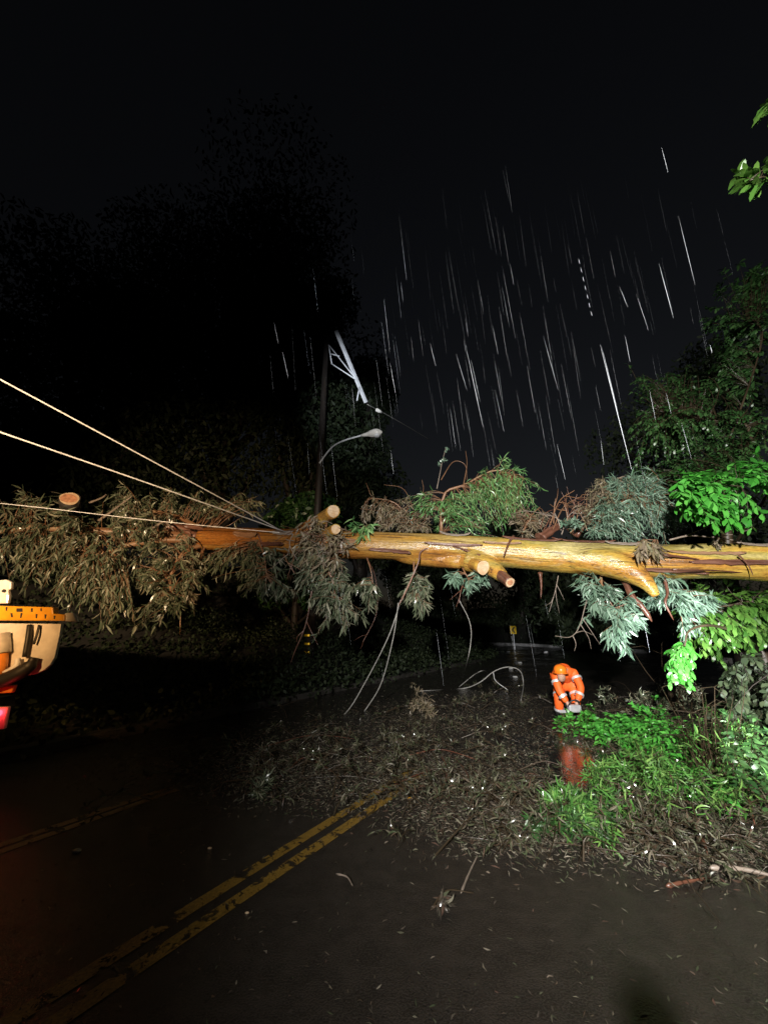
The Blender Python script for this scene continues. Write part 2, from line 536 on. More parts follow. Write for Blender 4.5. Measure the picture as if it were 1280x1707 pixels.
def bank(name, o0, o1, rise, seed, m, s0=-40, s1=110, pw=.8):
    """earth bank beside the road, rising away from the kerb"""
    rr = np.random.default_rng(seed); ids = [i for i, q in enumerate(AX) if s0 <= q[2] <= s1]
    nb = 10; v = []; f = []
    for k, i in enumerate(ids):
        p, a, s = AX[i]
        for j in range(nb):
            t = j / (nb - 1); o = o0 + (o1 - o0) * t
            q = p + np.array([math.sin(a), -math.cos(a)]) * o
            v.append((q[0], q[1], .02 + rise * (t ** pw) * (1 + .2 * math.sin(s * .4 + j)) + (rr.normal(0, .08) if j else 0)))
        if k:
            for j in range(nb - 1):
                b = k * nb + j; f.append((b - nb, b - nb + 1, b + 1, b))
    me = bpy.data.meshes.new(name); me.from_pydata(v, [], f)
    for pg in me.polygons: pg.use_smooth = True
    o = link(name, me, m); o['kind'] = 'structure'
    return np.array(v)


BL = bank('left_hillside', LK - .25, LK - 9, 4.0, 3, M['soil'], s1=58, pw=1.9)
BR = bank('right_hillside', RK + .25, RK + 14, 4.5, 4, M['soil'])

# ivy and scrub covering the two banks (nobody could count it)
def cover(name, V, n, L, m, lift=.25, lo=350, hi=990):
    i = rng.integers(lo, min(hi, len(V) - 12), n)
    P = V[i] + rng.normal(0, .35, (n, 3)) * np.array([1, 1, .25]) + np.array([0, 0, .1]) + np.abs(rng.normal(0, lift, n))[:, None] * np.array([0, 0, 1.0])
    D = rng.normal(0, 1, (n, 3)) + np.array([0, 0, -.3]); N = rng.normal(0, .6, (n, 3)) + np.array([0, -.4, 1])
    o = leaf_mesh(name, P, D, N, rng.uniform(.6, 1.3, n) * L, rng.uniform(.4, .7, n) * L, m, shape='broad')
    return tag(o, kind='stuff')


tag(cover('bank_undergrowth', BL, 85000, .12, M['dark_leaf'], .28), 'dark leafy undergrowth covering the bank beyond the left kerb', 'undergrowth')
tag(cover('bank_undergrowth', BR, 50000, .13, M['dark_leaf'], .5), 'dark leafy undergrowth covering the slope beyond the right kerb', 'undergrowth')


# ------------------------------------------------------------------ foliage builders
def unit(v): return v / (np.linalg.norm(v) + 1e-9)


class Leaves:
    def __init__(s): s.P = []; s.D = []; s.N = []; s.L = []; s.W = []

    def put(s, p, d, n, l, w_): s.P.append(p); s.D.append(d); s.N.append(n); s.L.append(l); s.W.append(w_)

    def build(s, name, m, parent, shape='gum', curl=.32, sickle=.22, fold=0.14):
        if not s.P: return None
        return leaf_mesh(name, s.P, s.D, s.N, np.array(s.L), np.array(s.W), m, parent, shape, curl, sickle, fold)


def blob_targets(blobs, n, onground=False, clump=7):
    """targets gather in clumps, so gaps stay between them"""
    wts = np.array([b[2] * b[3] * (b[6] if len(b) > 6 else 1) for b in blobs], float); wts /= wts.sum()
    out = []
    for k in rng.choice(len(blobs), max(2, n // clump), p=wts):
        b = blobs[k]
        while True:
            u = rng.uniform(-1, 1, 2)
            if u @ u <= 1: break
        c = np.array([b[0] + u[0] * b[2], b[1] + u[1] * b[3]]); dy = rng.normal(0, b[5]); sp = min(b[2], b[3]) * .38
        for _ in range(clump):
            q = c + rng.normal(0, sp, 2)
            if onground and ((q[0] - 950) / 46) ** 2 + ((q[1] - 1285) / 44) ** 2 < 1: continue
            if onground:
                out.append(gp(*q) + np.array([0, 0, abs(rng.normal(0, b[4])) + .02]))
            else:
                out.append(at(q[0], q[1], b[4] + dy + rng.normal(0, .12)))
    return out[:n] if len(out) > n else out


def spray(wood, lv, limb, targets, r=.006, nl=14, L=(.15, .24), W=(.025, .04), droop=.25, hang=.8, part=.65, twist=.5, maxlen=.9, kind='gum'):
    """twigs leave the nearest part of the limb, run to their targets and carry leaves along their outer part"""
    limb = np.asarray(limb)
    for T in targets:
        d = np.linalg.norm(limb - T, axis=1)
        i = np.argsort(d)[min(len(d) - 1, int(abs(rng.normal(0, len(d) * .08))))]
        S = limb[i]
        v = T - S; ln = np.linalg.norm(v)
        side = np.cross(v, rng.normal(0, 1, 3)); side = unit(side) * ln * rng.normal(0, .12)
        m1 = S + v * .35 + side + np.array([0, 0, droop * ln * .5]); m2 = S + v * .72 + side * .5 + np.array([0, 0, droop * ln * .45])
        pts = catmull([S, m1, m2, T], 7)
        if wood is not None: wood.tube(pts, np.linspace(r * (1 + ln * .8), r * .35, 7), 4, False)
        seg = np.linalg.norm(np.diff(pts, axis=0), axis=1); tot = seg.sum()
        start = max(1 - part, 1 - maxlen / max(tot, 1e-3))
        for q in range(nl):
            t = start + (1 - start) * (q + rng.uniform(0, 1)) / nl
            u = t * 6; k = min(int(u), 5); p = pts[k] * (1 - (u - k)) + pts[k + 1] * (u - k)
            tg = unit(pts[k + 1] - pts[k])
            if kind == 'gum':
                dd = tg * .55 + rng.normal(0, twist, 3) + np.array([0, 0, -hang])
                nn = rng.normal(0, 1, 3)
            else:
                sd = unit(np.cross(tg, np.array([0, 0, 1.0]) + rng.normal(0, .2, 3))) * (1 if q % 2 else -1)
                dd = tg * .7 + sd * .8 + rng.normal(0, .22, 3) + np.array([0, 0, -hang])
                nn = np.array([0, -.35, 1.0]) + rng.normal(0, twist, 3)
            s_ = rng.uniform(0, 1)
            lv.put(p, dd, nn, L[0] + (L[1] - L[0]) * s_, W[0] + (W[1] - W[0]) * s_ * rng.uniform(.7, 1))


def limb_path(pp, n=16): return catmull([at(*p) for p in pp], n)


# ------------------------------------------------------------------ the fallen gum tree
tree = empty('fallen_tree', at(700, 912, 8.9), 'huge fallen gum tree with wet yellow trunk and sawn limbs hanging across the road', 'tree')
tk = [(1390, 943, 6.75, .37), (1280, 938, 7.0, .36), (1190, 936, 7.25, .36), (1100, 936, 7.5, .37), (1000, 931, 7.9, .36), (900, 926, 8.2, .355), (800, 918, 8.6, .36), (700, 912, 8.95, .36),
      (600, 909, 9.3, .36), (520, 905, 9.6, .37), (450, 902, 9.9, .36), (390, 899, 10.15, .35), (338, 898, 10.4, .33)]
tp = catmull([at(*p[:3]) for p in tk], 90)
trd = np.interp(np.linspace(0, len(tk) - 1, 90), range(len(tk)), [p[3] * .93 for p in tk])
mb = MB(); mb.tube(tp, trd, 44, lump=.04, seed=5)
# branch collars swell out of the trunk: old knot at right, bases of the sawn limbs
mb.tube(limb_path([(940, 928, 8.05), (1000, 936, 7.72), (1045, 950, 7.42), (1075, 970, 7.2), (1094, 994, 7.1)], 24), np.interp(np.linspace(0, 1, 24), [0, .35, .6, .8, 1], [.29, .28, .21, .13, .07]), 30, lump=.05)
mb.tube(limb_path([(480, 908, 9.75), (505, 896, 9.58), (528, 874, 9.4)], 10), [.22, .26, .29, .30, .30, .29, .28, .27, .25, .22], 24, lump=.06)
mb.tube(limb_path([(660, 922, 9.1), (720, 929, 8.9), (770, 936, 8.58)], 12), [.16, .2, .23, .24, .245, .24, .23, .22, .2, .19, .18, .16], 24, lump=.06)
mb.tube(limb_path([(780, 932, 8.5), (815, 945, 8.25), (838, 962, 8.0)], 10), np.linspace(.26, .13, 10), 20, lump=.08)
raw = mb.build('trunk', M['bark'], tree)
rm = raw.modifiers.new('remesh', 'REMESH'); rm.mode = 'VOXEL'; rm.voxel_size = .024
sm_ = raw.modifiers.new('smooth', 'SMOOTH'); sm_.factor = .5; sm_.iterations = 9
bpy.context.view_layer.update()
tme = bpy.data.meshes.new_from_object(raw.evaluated_get(bpy.context.evaluated_depsgraph_get()))
bpy.data.objects.remove(raw)
co = np.zeros(len(tme.vertices) * 3); tme.vertices.foreach_get('co', co); co = co.reshape(-1, 3)
if 'tube_uv' not in tme.attributes: tme.attributes.new('tube_uv', 'FLOAT_VECTOR', 'POINT')
wp = tp - np.array(tree.location); ds = np.concatenate([[0], np.cumsum(np.linalg.norm(np.diff(tp, axis=0), axis=1))])
cw = co + (np.array(tree.location) * 0)
if abs(co.mean(0)[2] - tp.mean(0)[2]) < 1.0: wp = tp
axd = unit(wp[-1] - wp[0]); sa = (wp - wp[0]) @ axd; sv = (co - wp[0]) @ axd
cen = np.stack([np.interp(sv, sa, wp[:, i]) for i in range(3)], 1)
tuv = np.stack([sv, (co - cen)[:, 1], (co - cen)[:, 2]], 1)
tme.attributes['tube_uv'].data.foreach_set('vector', tuv.astype(np.float32).ravel())
for pg in tme.polygons: pg.use_smooth = True
tme.materials.clear(); tme.name = 'trunk'
link('trunk', tme, M['bark'], tree)


def stub(pp, r0, r1, name='sawn_limb', m='bark', face=True, n=12, heart=.72, parent=None):
    pts = limb_path(pp, n); parent = parent or tree
    rad = r0 + (r1 - r0) * np.linspace(0, 1, n) ** .45
    if not face:
        rad = rad * (1 + .12 * np.sin(np.arange(n) * 2.1 + pp[0][0])); rad[-1] *= .25; rad[-2] *= .75
    o = MB().tube(pts, rad, 22, lump=.09 if face else .16, seed=int(pp[0][0])).build(name, M[m], parent)
    if face:
        t = unit(pts[-1] - pts[-2]); c = MB()
        c.tube([pts[-1] + t * .002, pts[-1] + t * .008], [r1 * .95, r1 * .93], 22, lump=.10, seed=int(pp[0][0]) + 1)
        f = c.build('cut_face', M['cut'], o); f.location = np.zeros(3)
        h = MB().tube([pts[-1] + t * .009, pts[-1] + t * .011], [r1 * heart, r1 * heart * .98], 20, lump=.12, seed=int(pp[0][1]))
        h.build('heartwood', M['cut'] if heart < .5 else M['heart'], o).location = np.zeros(3)
    return o


stub([(498, 908, 9.65), (515, 888, 9.5), (540, 864, 9.25), (556, 852, 8.75)], .26, .16, heart=.4)
stub([(515, 915, 9.55), (543, 892, 9.3), (560, 882, 8.75)], .16, .12, heart=.4)
stub([(690, 928, 9.05), (740, 930, 8.8), (783, 938, 8.45), (805, 946, 7.95)], .14, .15, heart=.45)
stub([(790, 935, 8.5), (828, 955, 8.1), (850, 971, 7.7)], .17, .10, m='brown_bark', heart=.6)
stub([(1100, 940, 7.4), (1112, 985, 7.3), (1108, 1005, 7.25), (1122, 1034, 7.25)], .045, .014, 'broken_limb', 'brown_bark', False)
stub([(330, 897, 10.45), (300, 880, 10.4), (275, 880, 10.3)], .16, .10, m='brown_bark', heart=.5)
stub([(120, 930, 10.4), (119, 885, 10.25), (116, 831, 9.35)], .25, .225, m='pole_wood', heart=.74)
stub([(345, 890, 10.3), (330, 880, 10.1), (305, 877, 9.9)], .07, .06, 'broken_limb', 'brown_bark', False)
stub([(1038, 962, 7.6), (1052, 992, 7.45), (1070, 1012, 7.35), (1086, 1036, 7.3)], .07, .038, 'broken_limb', 'brown_bark', False)
stub([(900, 955, 8.1), (902, 975, 8.05), (901, 998, 8.0)], .05, .012, 'bark_splinter', 'brown_bark', False)
stub([(855, 895, 8.3), (848, 905, 8.05), (838, 930, 7.98)], .045, .012, 'bark_splinter', 'brown_bark', False)
stub([(900, 897, 8.3), (925, 880, 8.4), (950, 868, 8.5)], .12, .06, 'broken_limb', 'brown_bark', False)
# thin twig lying over the trunk and hanging from it
stub([(800, 927, 8.22), (760, 912, 8.42), (735, 911, 8.55), (703, 918, 8.6), (697, 938, 8.58), (680, 978, 8.6), (663, 1012, 8.6)], .03, .014, 'hanging_twig', 'brown_bark', False, 30)
# bark ribbons peeling on the trunk
for (x0, y0, x1, y1, Y, r_) in ((1105, 925, 1190, 940, 7.05, .03), (1120, 950, 1240, 955, 6.95, .025), (430, 890, 436, 922, 9.62, .03), (740, 908, 800, 920, 8.48, .02), (1230, 925, 1255, 960, 6.75, .02)):
    stub([(x0, y0, Y), ((x0 + x1) / 2 + 3, (y0 + y1) / 2 - 2, Y - .02), (x1, y1, Y)], r_, r_ * .4, 'peeling_bark', 'brown_bark', False)

def bark_shell(s0, s1, a0, a1, lift, seed, m='brown_bark'):
    rr = np.random.default_rng(seed); ns, na = 16, 6; v = []; f = []
    acc = np.concatenate([[0], np.cumsum(np.linalg.norm(np.diff(tp, axis=0), axis=1))])
    for i in range(ns):
        t = i / (ns - 1); s_ = s0 + (s1 - s0) * t
        c = np.array([np.interp(s_, acc, tp[:, k]) for k in range(3)]); r_ = np.interp(s_, acc, trd)
        ax_ = unit(np.array([np.interp(s_ + .1, acc, tp[:, k]) for k in range(3)]) - c + 1e-6)
        b_ = unit(np.cross(ax_, [0, 0, 1.0])); b_ = b_ if b_[1] < 0 else -b_; u_ = unit(np.cross(b_, ax_)); u_ = u_ if u_[2] > 0 else -u_
        wv = math.sin(math.pi * min(1, max(0, t))) ** .35
        mid = (a0 + a1) / 2 + .06 * math.sin(3 * t + seed) + rr.normal(0, .010); hw_ = (a1 - a0) / 2 * (wv * rr.uniform(.7, 1.15) + .04)
        for j in range(na):
            q = j / (na - 1) * 2 - 1; th = mid + hw_ * q
            rad = r_ * 1.035 + .012 + lift * (abs(t - .5) * 2) ** 3 + .012 * abs(q) ** 2 + rr.normal(0, .004)
            v.append(c + b_ * math.cos(th) * rad + u_ * math.sin(th) * rad)
        if i:
            for j in range(na - 1):
                k = i * na + j; f.append((k - na, k - na + 1, k + 1, k))
    v = np.array(v); uv = np.stack([np.repeat(np.linspace(s0, s1, ns), na), np.tile(np.linspace(a0, a1, na), ns), np.full(ns * na, seed * .7)], 1)
    b = MB(); b.add(v, f, uv); o = b.build('peeling_bark', M[m], tree)
    so = o.modifiers.new('thick', 'SOLIDIFY'); so.thickness = .012
    return o


for k_, q_ in enumerate(((.9, 2.3, -.25, .0, .03), (1.4, 2.6, .25, .4, .03), (2.0, 3.1, -.75, -.55, .05), (2.9, 3.6, .75, 1.0, .05), (4.4, 5.6, .8, 1.1, .04), (5.2, 6.0, .35, .5, .03), (6.0, 7.3, .05, .2, .03), (6.3, 7.0, .85, 1.15, .06),
                         (7.6, 8.6, -.6, -.35, .05), (8.9, 9.8, -.1, .25, .04), (9.2, 10.0, -.8, -.5, .06), (10.2, 11.2, .3, .7, .05), (10.8, 11.8, -.5, -.2, .05), (11.6, 12.3, .0, .5, .06), (3.4, 4.6, .95, 1.2, .05), (.4, 1.5, .7, 1.0, .06))):
    bark_shell(*q_, seed=k_ + 3, m=('brown_bark', 'limb_bark', 'brown_bark', 'grey_bark')[k_ % 4])

# crown at the far (left) end of the trunk: one limb with its foliage at a time
def crown_limb(name, pp, blobs, n, mats, r0=.05, r1=.012, limbmat='limb_bark', parent=None, leafname='foliage', limbname='limb', **kw):
    parent = parent or tree
    p = limb_path(pp); wd = MB(); lv = Leaves()
    wd.tube(p, np.linspace(r0, r1, len(p)), 8, lump=.05)
    shape = kw.pop('shape', 'gum'); curl = kw.pop('curl', .25)
    cl_ = kw.pop('clump', 7); spray(wd, lv, p, blob_targets(blobs, n, False, cl_), **kw)
    lo = wd.build(limbname, M[limbmat], parent)
    f = lv.build(leafname, M[mats], lo, shape, curl)
    f.location = np.zeros(3)
    return lo


gum = dict(L=(.16, .30), W=(.028, .05))
crown_limb('l', [(345, 900, 10.5), (250, 890, 10.3), (150, 885, 9.8), (40, 880, 9.4), (-60, 900, 9.2)], [(60, 905, 90, 60, 9.2, .35), (20, 850, 60, 35, 9.6, .3), (50, 970, 90, 40, 9.3, .3), (118, 862, 34, 13, 9.2, .1, 2.2), (-40, 900, 70, 90, 9.2, .3)], 230, 'gum_leaf', .16, .05, **gum)
crown_limb('l', [(345, 905, 10.6), (280, 900, 10.2), (210, 910, 9.8), (150, 930, 9.5)], [(215, 900, 95, 65, 9.8, .35), (130, 940, 60, 50, 9.6, .3), (180, 985, 60, 40, 9.6, .3)], 190, 'gum_leaf', .12, .04, **gum)
crown_limb('l', [(350, 905, 10.4), (310, 920, 10.0), (285, 960, 9.8), (290, 1010, 9.7)], [(290, 940, 55, 60, 9.8, .3), (255, 990, 50, 40, 9.8, .3), (275, 1010, 30, 30, 9.7, .2)], 120, 'gum_leaf', .08, .02, **gum)
crown_limb('l', [(350, 890, 10.7), (290, 860, 10.8), (210, 845, 10.8)], [(250, 850, 110, 25, 10.8, .3), (380, 850, 60, 22, 11.0, .3), (320, 835, 60, 15, 10.9, .3)], 120, 'gum_leaf', .08, .03, **gum)
crown_limb('l', [(345, 900, 10.3), (330, 940, 10.0), (305, 1000, 9.8), (300, 1060, 9.8)], [(320, 970, 20, 40, 9.9, .2), (300, 950, 25, 40, 9.9, .2)], 26, 'gum_dry', .05, .01, **gum)
for (a, b, c) in (((165, 868), (190, 850), (222, 826)), ((150, 838), (170, 830), (178, 824)), ((255, 880), (275, 870), (290, 885))):
    stub([(a[0], a[1], 9.9), (b[0], b[1], 9.85), (c[0], c[1], 9.8)], .035, .022, 'broken_limb', 'grey_bark', False)
# sprays hanging below the trunk
hang = dict(L=(.17, .30), W=(.03, .055), droop=.05, hang=1.0, twist=.55, nl=12)
crown_limb('l', [(430, 900, 9.6), (440, 925, 9.5), (445, 960, 9.5)], [(435, 955, 45, 35, 9.5, .15), (470, 985, 25, 25, 9.45, .15), (380, 940, 40, 22, 9.8, .2)], 75, 'gum_leaf', .03, .01, **hang)
crown_limb('l', [(545, 890, 9.3), (540, 930, 9.15), (555, 970, 9.1), (560, 1000, 9.1)], [(545, 950, 50, 40, 9.1, .18), (560, 1005, 42, 38, 9.1, .15), (580, 1035, 28, 18, 9.05, .1), (500, 960, 30, 40, 9.2, .15), (530, 905, 30, 25, 9.15, .08)], 150, 'gum_leaf', .05, .012, **hang)
crown_limb('l', [(545, 870, 9.2), (540, 895, 9.1), (530, 925, 9.1)], [(535, 915, 35, 30, 9.1, .08), (520, 890, 30, 22, 9.15, .1)], 38, 'gum_dry', .03, .01, **hang)
crown_limb('l', [(610, 925, 9.2), (618, 950, 9.1), (622, 975, 9.1)], [(618, 965, 24, 28, 9.1, .12)], 26, 'gum_leaf', .02, .008, **hang)
crown_limb('l', [(690, 930, 8.9), (690, 955, 8.8), (695, 985, 8.75)], [(692, 968, 30, 26, 8.8, .12), (706, 1005, 16, 22, 8.75, .1)], 50, 'gum_leaf', .025, .008, **hang)
crown_limb('l', [(770, 945, 8.6), (775, 955, 8.4), (780, 965, 8.4)], [(780, 962, 38, 11, 8.4, .12)], 26, 'gum_blue', .02, .008, **hang)
crown_limb('l', [(1000, 955, 7.9), (1005, 985, 7.7), (1020, 1010, 7.6), (1030, 1030, 7.6)], [(985, 985, 38, 24, 7.7, .15), (1015, 1015, 32, 32, 7.6, .12), (1030, 1050, 22, 28, 7.55, .1), (1045, 1020, 18, 22, 7.55, .1)], 95, 'gum_blue', .03, .008, **hang)
crown_limb('l', [(1100, 960, 7.6), (1120, 990, 7.6), (1135, 1020, 7.6)], [(1110, 990, 30, 30, 7.6, .15), (1145, 1020, 30, 35, 7.6, .15), (1160, 990, 30, 22, 7.7, .15)], 80, 'gum_blue', .03, .008, **hang)
crown_limb('l', [(580, 890, 9.2), (590, 880, 9.1), (612, 880, 9.05)], [(598, 885, 24, 22, 9.05, .08)], 16, 'gum_green', .012, .006, **hang)
crown_limb('l', [(1060, 905, 7.5), (1075, 900, 7.25), (1095, 900, 7.15)], [(1075, 912, 26, 14, 7.1, .06), (1050, 920, 12, 10, 7.2, .05)], 14, 'gum_dry', .012, .006, **hang)


crown_limb('l', [(520, 880, 9.3), (545, 900, 9.0), (560, 930, 8.95)], [(520, 905, 32, 34, 9.0, .08), (555, 915, 22, 25, 8.9, .08), (575, 885, 14, 22, 8.95, .06)], 60, 'gum_dry', .03, .01, **dict(hang, nl=8, twist=.8))
crown_limb('l', [(400, 885, 9.9), (420, 905, 9.7), (415, 930, 9.7)], [(410, 935, 40, 22, 9.6, .1), (360, 925, 30, 20, 9.8, .1)], 28, 'gum_leaf', .025, .01, **hang)


def bare(pp, kids, r=.012, m='grey_bark', parent=None, name='bare_twig'):
    b = MB(); p = limb_path(pp, 14); b.tube(p, np.linspace(r, r * .5, 14), 6, False)
    for i, q in kids:
        T = at(*q); S = p[i]
        b.tube(catmull([S, S * .5 + T * .5 + rng.normal(0, .03, 3), T], 7), np.linspace(r * .7, r * .25, 7), 5, False)
    return b.build(name, M[m], parent or tree)


bare([(985, 975, 7.7), (975, 1010, 7.65), (965, 1045, 7.6), (950, 1062, 7.6), (925, 1060, 7.6)], [(8, (990, 1060, 7.6)), (6, (985, 1082, 7.6)), (9, (957, 1085, 7.6)), (5, (1000, 1075, 7.55))])
for k_ in range(26):
    x_, y_ = rng.uniform(470, 600), rng.uniform(865, 925); dx_, dy_ = rng.normal(0, 28), rng.uniform(-15, 45)
    Yk = 9.15 - (0.25 if y_ > 890 else 0)
    bare([(x_, y_, Yk), (x_ + dx_ * .5 + rng.normal(0, 5), y_ + dy_ * .4, Yk - .12), (x_ + dx_, y_ + dy_, Yk - .1)], [(7, (x_ + dx_ * .9 + rng.normal(0, 14), y_ + dy_ * .8, Yk - .1))], rng.uniform(.006, .014), rng.choice(['grey_bark', 'brown_bark', 'limb_bark']))
for k_ in range(22):
    x_, y_ = rng.uniform(905, 990), rng.uniform(870, 892); dx_, dy_ = rng.normal(25, 35), -rng.uniform(15, 60)
    bare([(x_, y_, 8.3), (x_ + dx_ * .4, y_ + dy_ * .7, 8.3), (x_ + dx_, y_ + dy_, 8.25)], [(6, (x_ + dx_ * .9 + rng.normal(0, 14), y_ + dy_ * .9 + rng.normal(0, 10), 8.3)), (9, (x_ + dx_ + rng.normal(0, 14), y_ + dy_ * .8, 8.25))], rng.uniform(.006, .016), rng.choice(['grey_bark', 'brown_bark', 'limb_bark']))
bare([(930, 960, 8.0), (925, 985, 7.9), (915, 1020, 7.9)], [(4, (940, 1000, 7.9)), (6, (932, 1022, 7.9)), (8, (908, 1010, 7.9))], .01)
bare([(775, 965, 8.5), (768, 985, 8.4), (765, 1005, 8.4)], [(4, (785, 985, 8.4)), (6, (750, 1000, 8.4)), (8, (760, 1012, 8.4))], .014, 'brown_bark')
bare([(520, 985, 9.2), (510, 1040, 9.2), (490, 1090, 9.2)], [(8, (495, 1070, 9.2)), (6, (530, 1075, 9.2)), (10, (485, 1105, 9.2))], .022, 'brown_bark')
bare([(605, 920, 9.2), (625, 960, 9.0), (628, 1020, 9.0), (605, 1070, 9.0)], [(12, (590, 1068, 9.0)), (13, (600, 1082, 9.0))], .007, 'brown_bark')

# ------------------------------------------------------------------ broken leafy branches lying on top of the trunk
def loose_branch(label, pp, parts, r0=.04, r1=.01, limbmat='limb_bark', extra=None, onground=False, cat='branch', group=None):
    e = empty('leafy_branch', at(*pp[0]) if not onground else pp[0], label, cat, group)
    p = limb_path(pp) if not onground else catmull(pp, 16)
    wd = MB(); wd.tube(p, np.linspace(r0, r1, len(p)), 8, lump=.06)
    for blobs, n, m, kw in parts:
        lv = Leaves(); kw = dict(kw); shape = kw.pop('shape', 'gum'); curl = kw.pop('curl', .25)
        cl_ = kw.pop('clump', 7); spray(wd, lv, p, blob_targets(blobs, n, onground, cl_), **kw)
        lv.build('foliage', M[m], e, shape, curl)
    if extra: extra(wd, p)
    wd.build('limb', M[limbmat], e)
    return e


fine = dict(L=(.13, .22), W=(.014, .024), droop=.25, hang=.35, twist=.4)


def arch(pts, r):
    def f(wd, p):
        for q in pts: wd.tube(limb_path(q, 14), np.linspace(r, r * .4, 14), 5, False)
    return f


loose_branch('green feathery gum branch arching above the middle of the trunk', [(735, 890, 9.4), (740, 825, 9.3), (775, 808, 9.2), (820, 785, 9.1), (855, 790, 9.0)],
             [([(845, 815, 32, 40, 9.0, .2), (860, 850, 20, 25, 9.0, .15), (800, 860, 60, 28, 9.1, .25), (725, 850, 40, 22, 9.3, .2), (810, 835, 30, 22, 9.1, .2)], 340, 'gum_green', fine)], .045, .012, 'limb_bark',
             arch([[(770, 812, 9.2), (800, 800, 9.2), (830, 775, 9.1)], [(765, 810, 9.2), (800, 812, 9.1), (835, 800, 9.0)], [(735, 800, 9.3), (755, 770, 9.3), (775, 775, 9.3), (778, 800, 9.3)], [(772, 810, 9.3), (778, 775, 9.3), (776, 752, 9.3)]], .012))
loose_branch('brown withered twiggy gum branch on the trunk beside the upper cut limbs', [(690, 885, 9.7), (670, 850, 9.7), (650, 835, 9.7), (615, 830, 9.8)],
             [([(680, 860, 55, 24, 9.6, .25), (640, 868, 35, 16, 9.6, .2)], 120, 'gum_dry', fine)], .03, .01, 'limb_bark',
             arch([[(690, 850, 9.6), (672, 815, 9.7), (640, 808, 9.8)], [(660, 850, 9.6), (625, 835, 9.7), (610, 805, 9.8)], [(690, 860, 9.6), (705, 820, 9.6), (703, 800, 9.6)], [(655, 880, 9.6), (640, 855, 9.6), (600, 848, 9.7)]], .012))
loose_branch('upright thin sprig with small pale leaves above the trunk', [(728, 815, 9.3), (733, 790, 9.3), (738, 765, 9.3), (743, 747, 9.3)],
             [([(732, 800, 4, 12, 9.3, .02), (737, 775, 5, 10, 9.3, .02), (743, 748, 5, 4, 9.3, .02)], 26, 'gum_blue', dict(L=(.05, .09), W=(.03, .05), hang=0., nl=3))], .012, .006, 'grey_bark')
loose_branch('pale blue green gum branch heaped on the trunk beside bright leaves', [(985, 890, 8.2), (1010, 855, 8.1), (1045, 835, 8.0), (1085, 830, 7.9)],
             [([(1055, 825, 45, 28, 7.9, .2), (1035, 800, 20, 14, 7.9, .1)], 190, 'gum_blue', fine), ([(1055, 868, 60, 30, 7.9, .2), (1015, 880, 30, 15, 7.9, .15), (1110, 860, 40, 30, 8.2, .2)], 200, 'gum_blue', fine)], .05, .015)
loose_branch('withered tan gum branch leaning left of the pale blue green heap', [(960, 895, 8.4), (985, 860, 8.3), (1010, 830, 8.2), (1030, 812, 8.1)],
             [([(1010, 825, 32, 20, 8.1, .15), (985, 845, 25, 18, 8.2, .15)], 90, 'gum_dry', fine), ([(945, 880, 20, 10, 8.1, .1)], 10, 'gum_blue', dict(L=(.1, .16), W=(.03, .05), hang=0.))], .05, .015, 'brown_bark',
             arch([[(930, 880, 8.3), (960, 855, 8.3), (1000, 840, 8.2)], [(905, 885, 8.4), (925, 850, 8.4), (945, 830, 8.4)], [(950, 870, 8.3), (942, 835, 8.4), (935, 820, 8.4)], [(900, 880, 8.5), (910, 855, 8.5), (930, 848, 8.5)]], .014))
loose_branch('small dark hanging gum branch between the two green heaps on the trunk', [(870, 890, 8.9), (885, 860, 8.9), (900, 845, 8.9)],
             [([(885, 865, 28, 24, 8.9, .2)], 45, 'gum_dry', fine)], .02, .008, 'limb_bark')
loose_branch('pale bare forked stick lying on the trunk under the bright green leaves', [(1115, 900, 7.2), (1150, 893, 7.1), (1195, 897, 7.0), (1235, 902, 6.9)],
             [([(1210, 905, 25, 6, 6.9, .05)], 5, 'gum_dry', dict(L=(.08, .12), W=(.03, .04)))], .018, .008, 'grey_bark',
             arch([[(1130, 897, 7.2), (1165, 884, 7.1), (1200, 870, 7.1)], [(1180, 896, 7.05), (1225, 890, 6.9), (1255, 880, 6.8)]], .009))

# ------------------------------------------------------------------ broadleaf tree on the right
def tree_thing(name, label, trunk, limbs, tm='dark_twig', group=None, r=(.18, .09)):
    e = empty(name, trunk[0], label, 'tree', group)
    p = catmull(trunk, 20); b = MB(); b.tube(p, np.linspace(r[0], r[1], 20), 12, lump=.08)
    b.build('trunk', M[tm], e)
    for pp, blobs, n, m, kw in limbs:
        kw = dict(kw); shape = kw.pop('shape', 'broad'); curl = kw.pop('curl', .15); rr = kw.pop('lr', (.035, .01))
        q = catmull(pp, 16); wd = MB(); wd.tube(q, np.linspace(rr[0], rr[1], 16), 7, lump=.05); lv = Leaves()
        cl_ = kw.pop('clump', 7); spray(wd, lv, q, blob_targets(blobs, n, False, cl_), **kw)
        lo = wd.build('limb', M[tm], e)
        f = lv.build('foliage', M[m], lo, shape, curl); f.location = np.zeros(3)
    return e


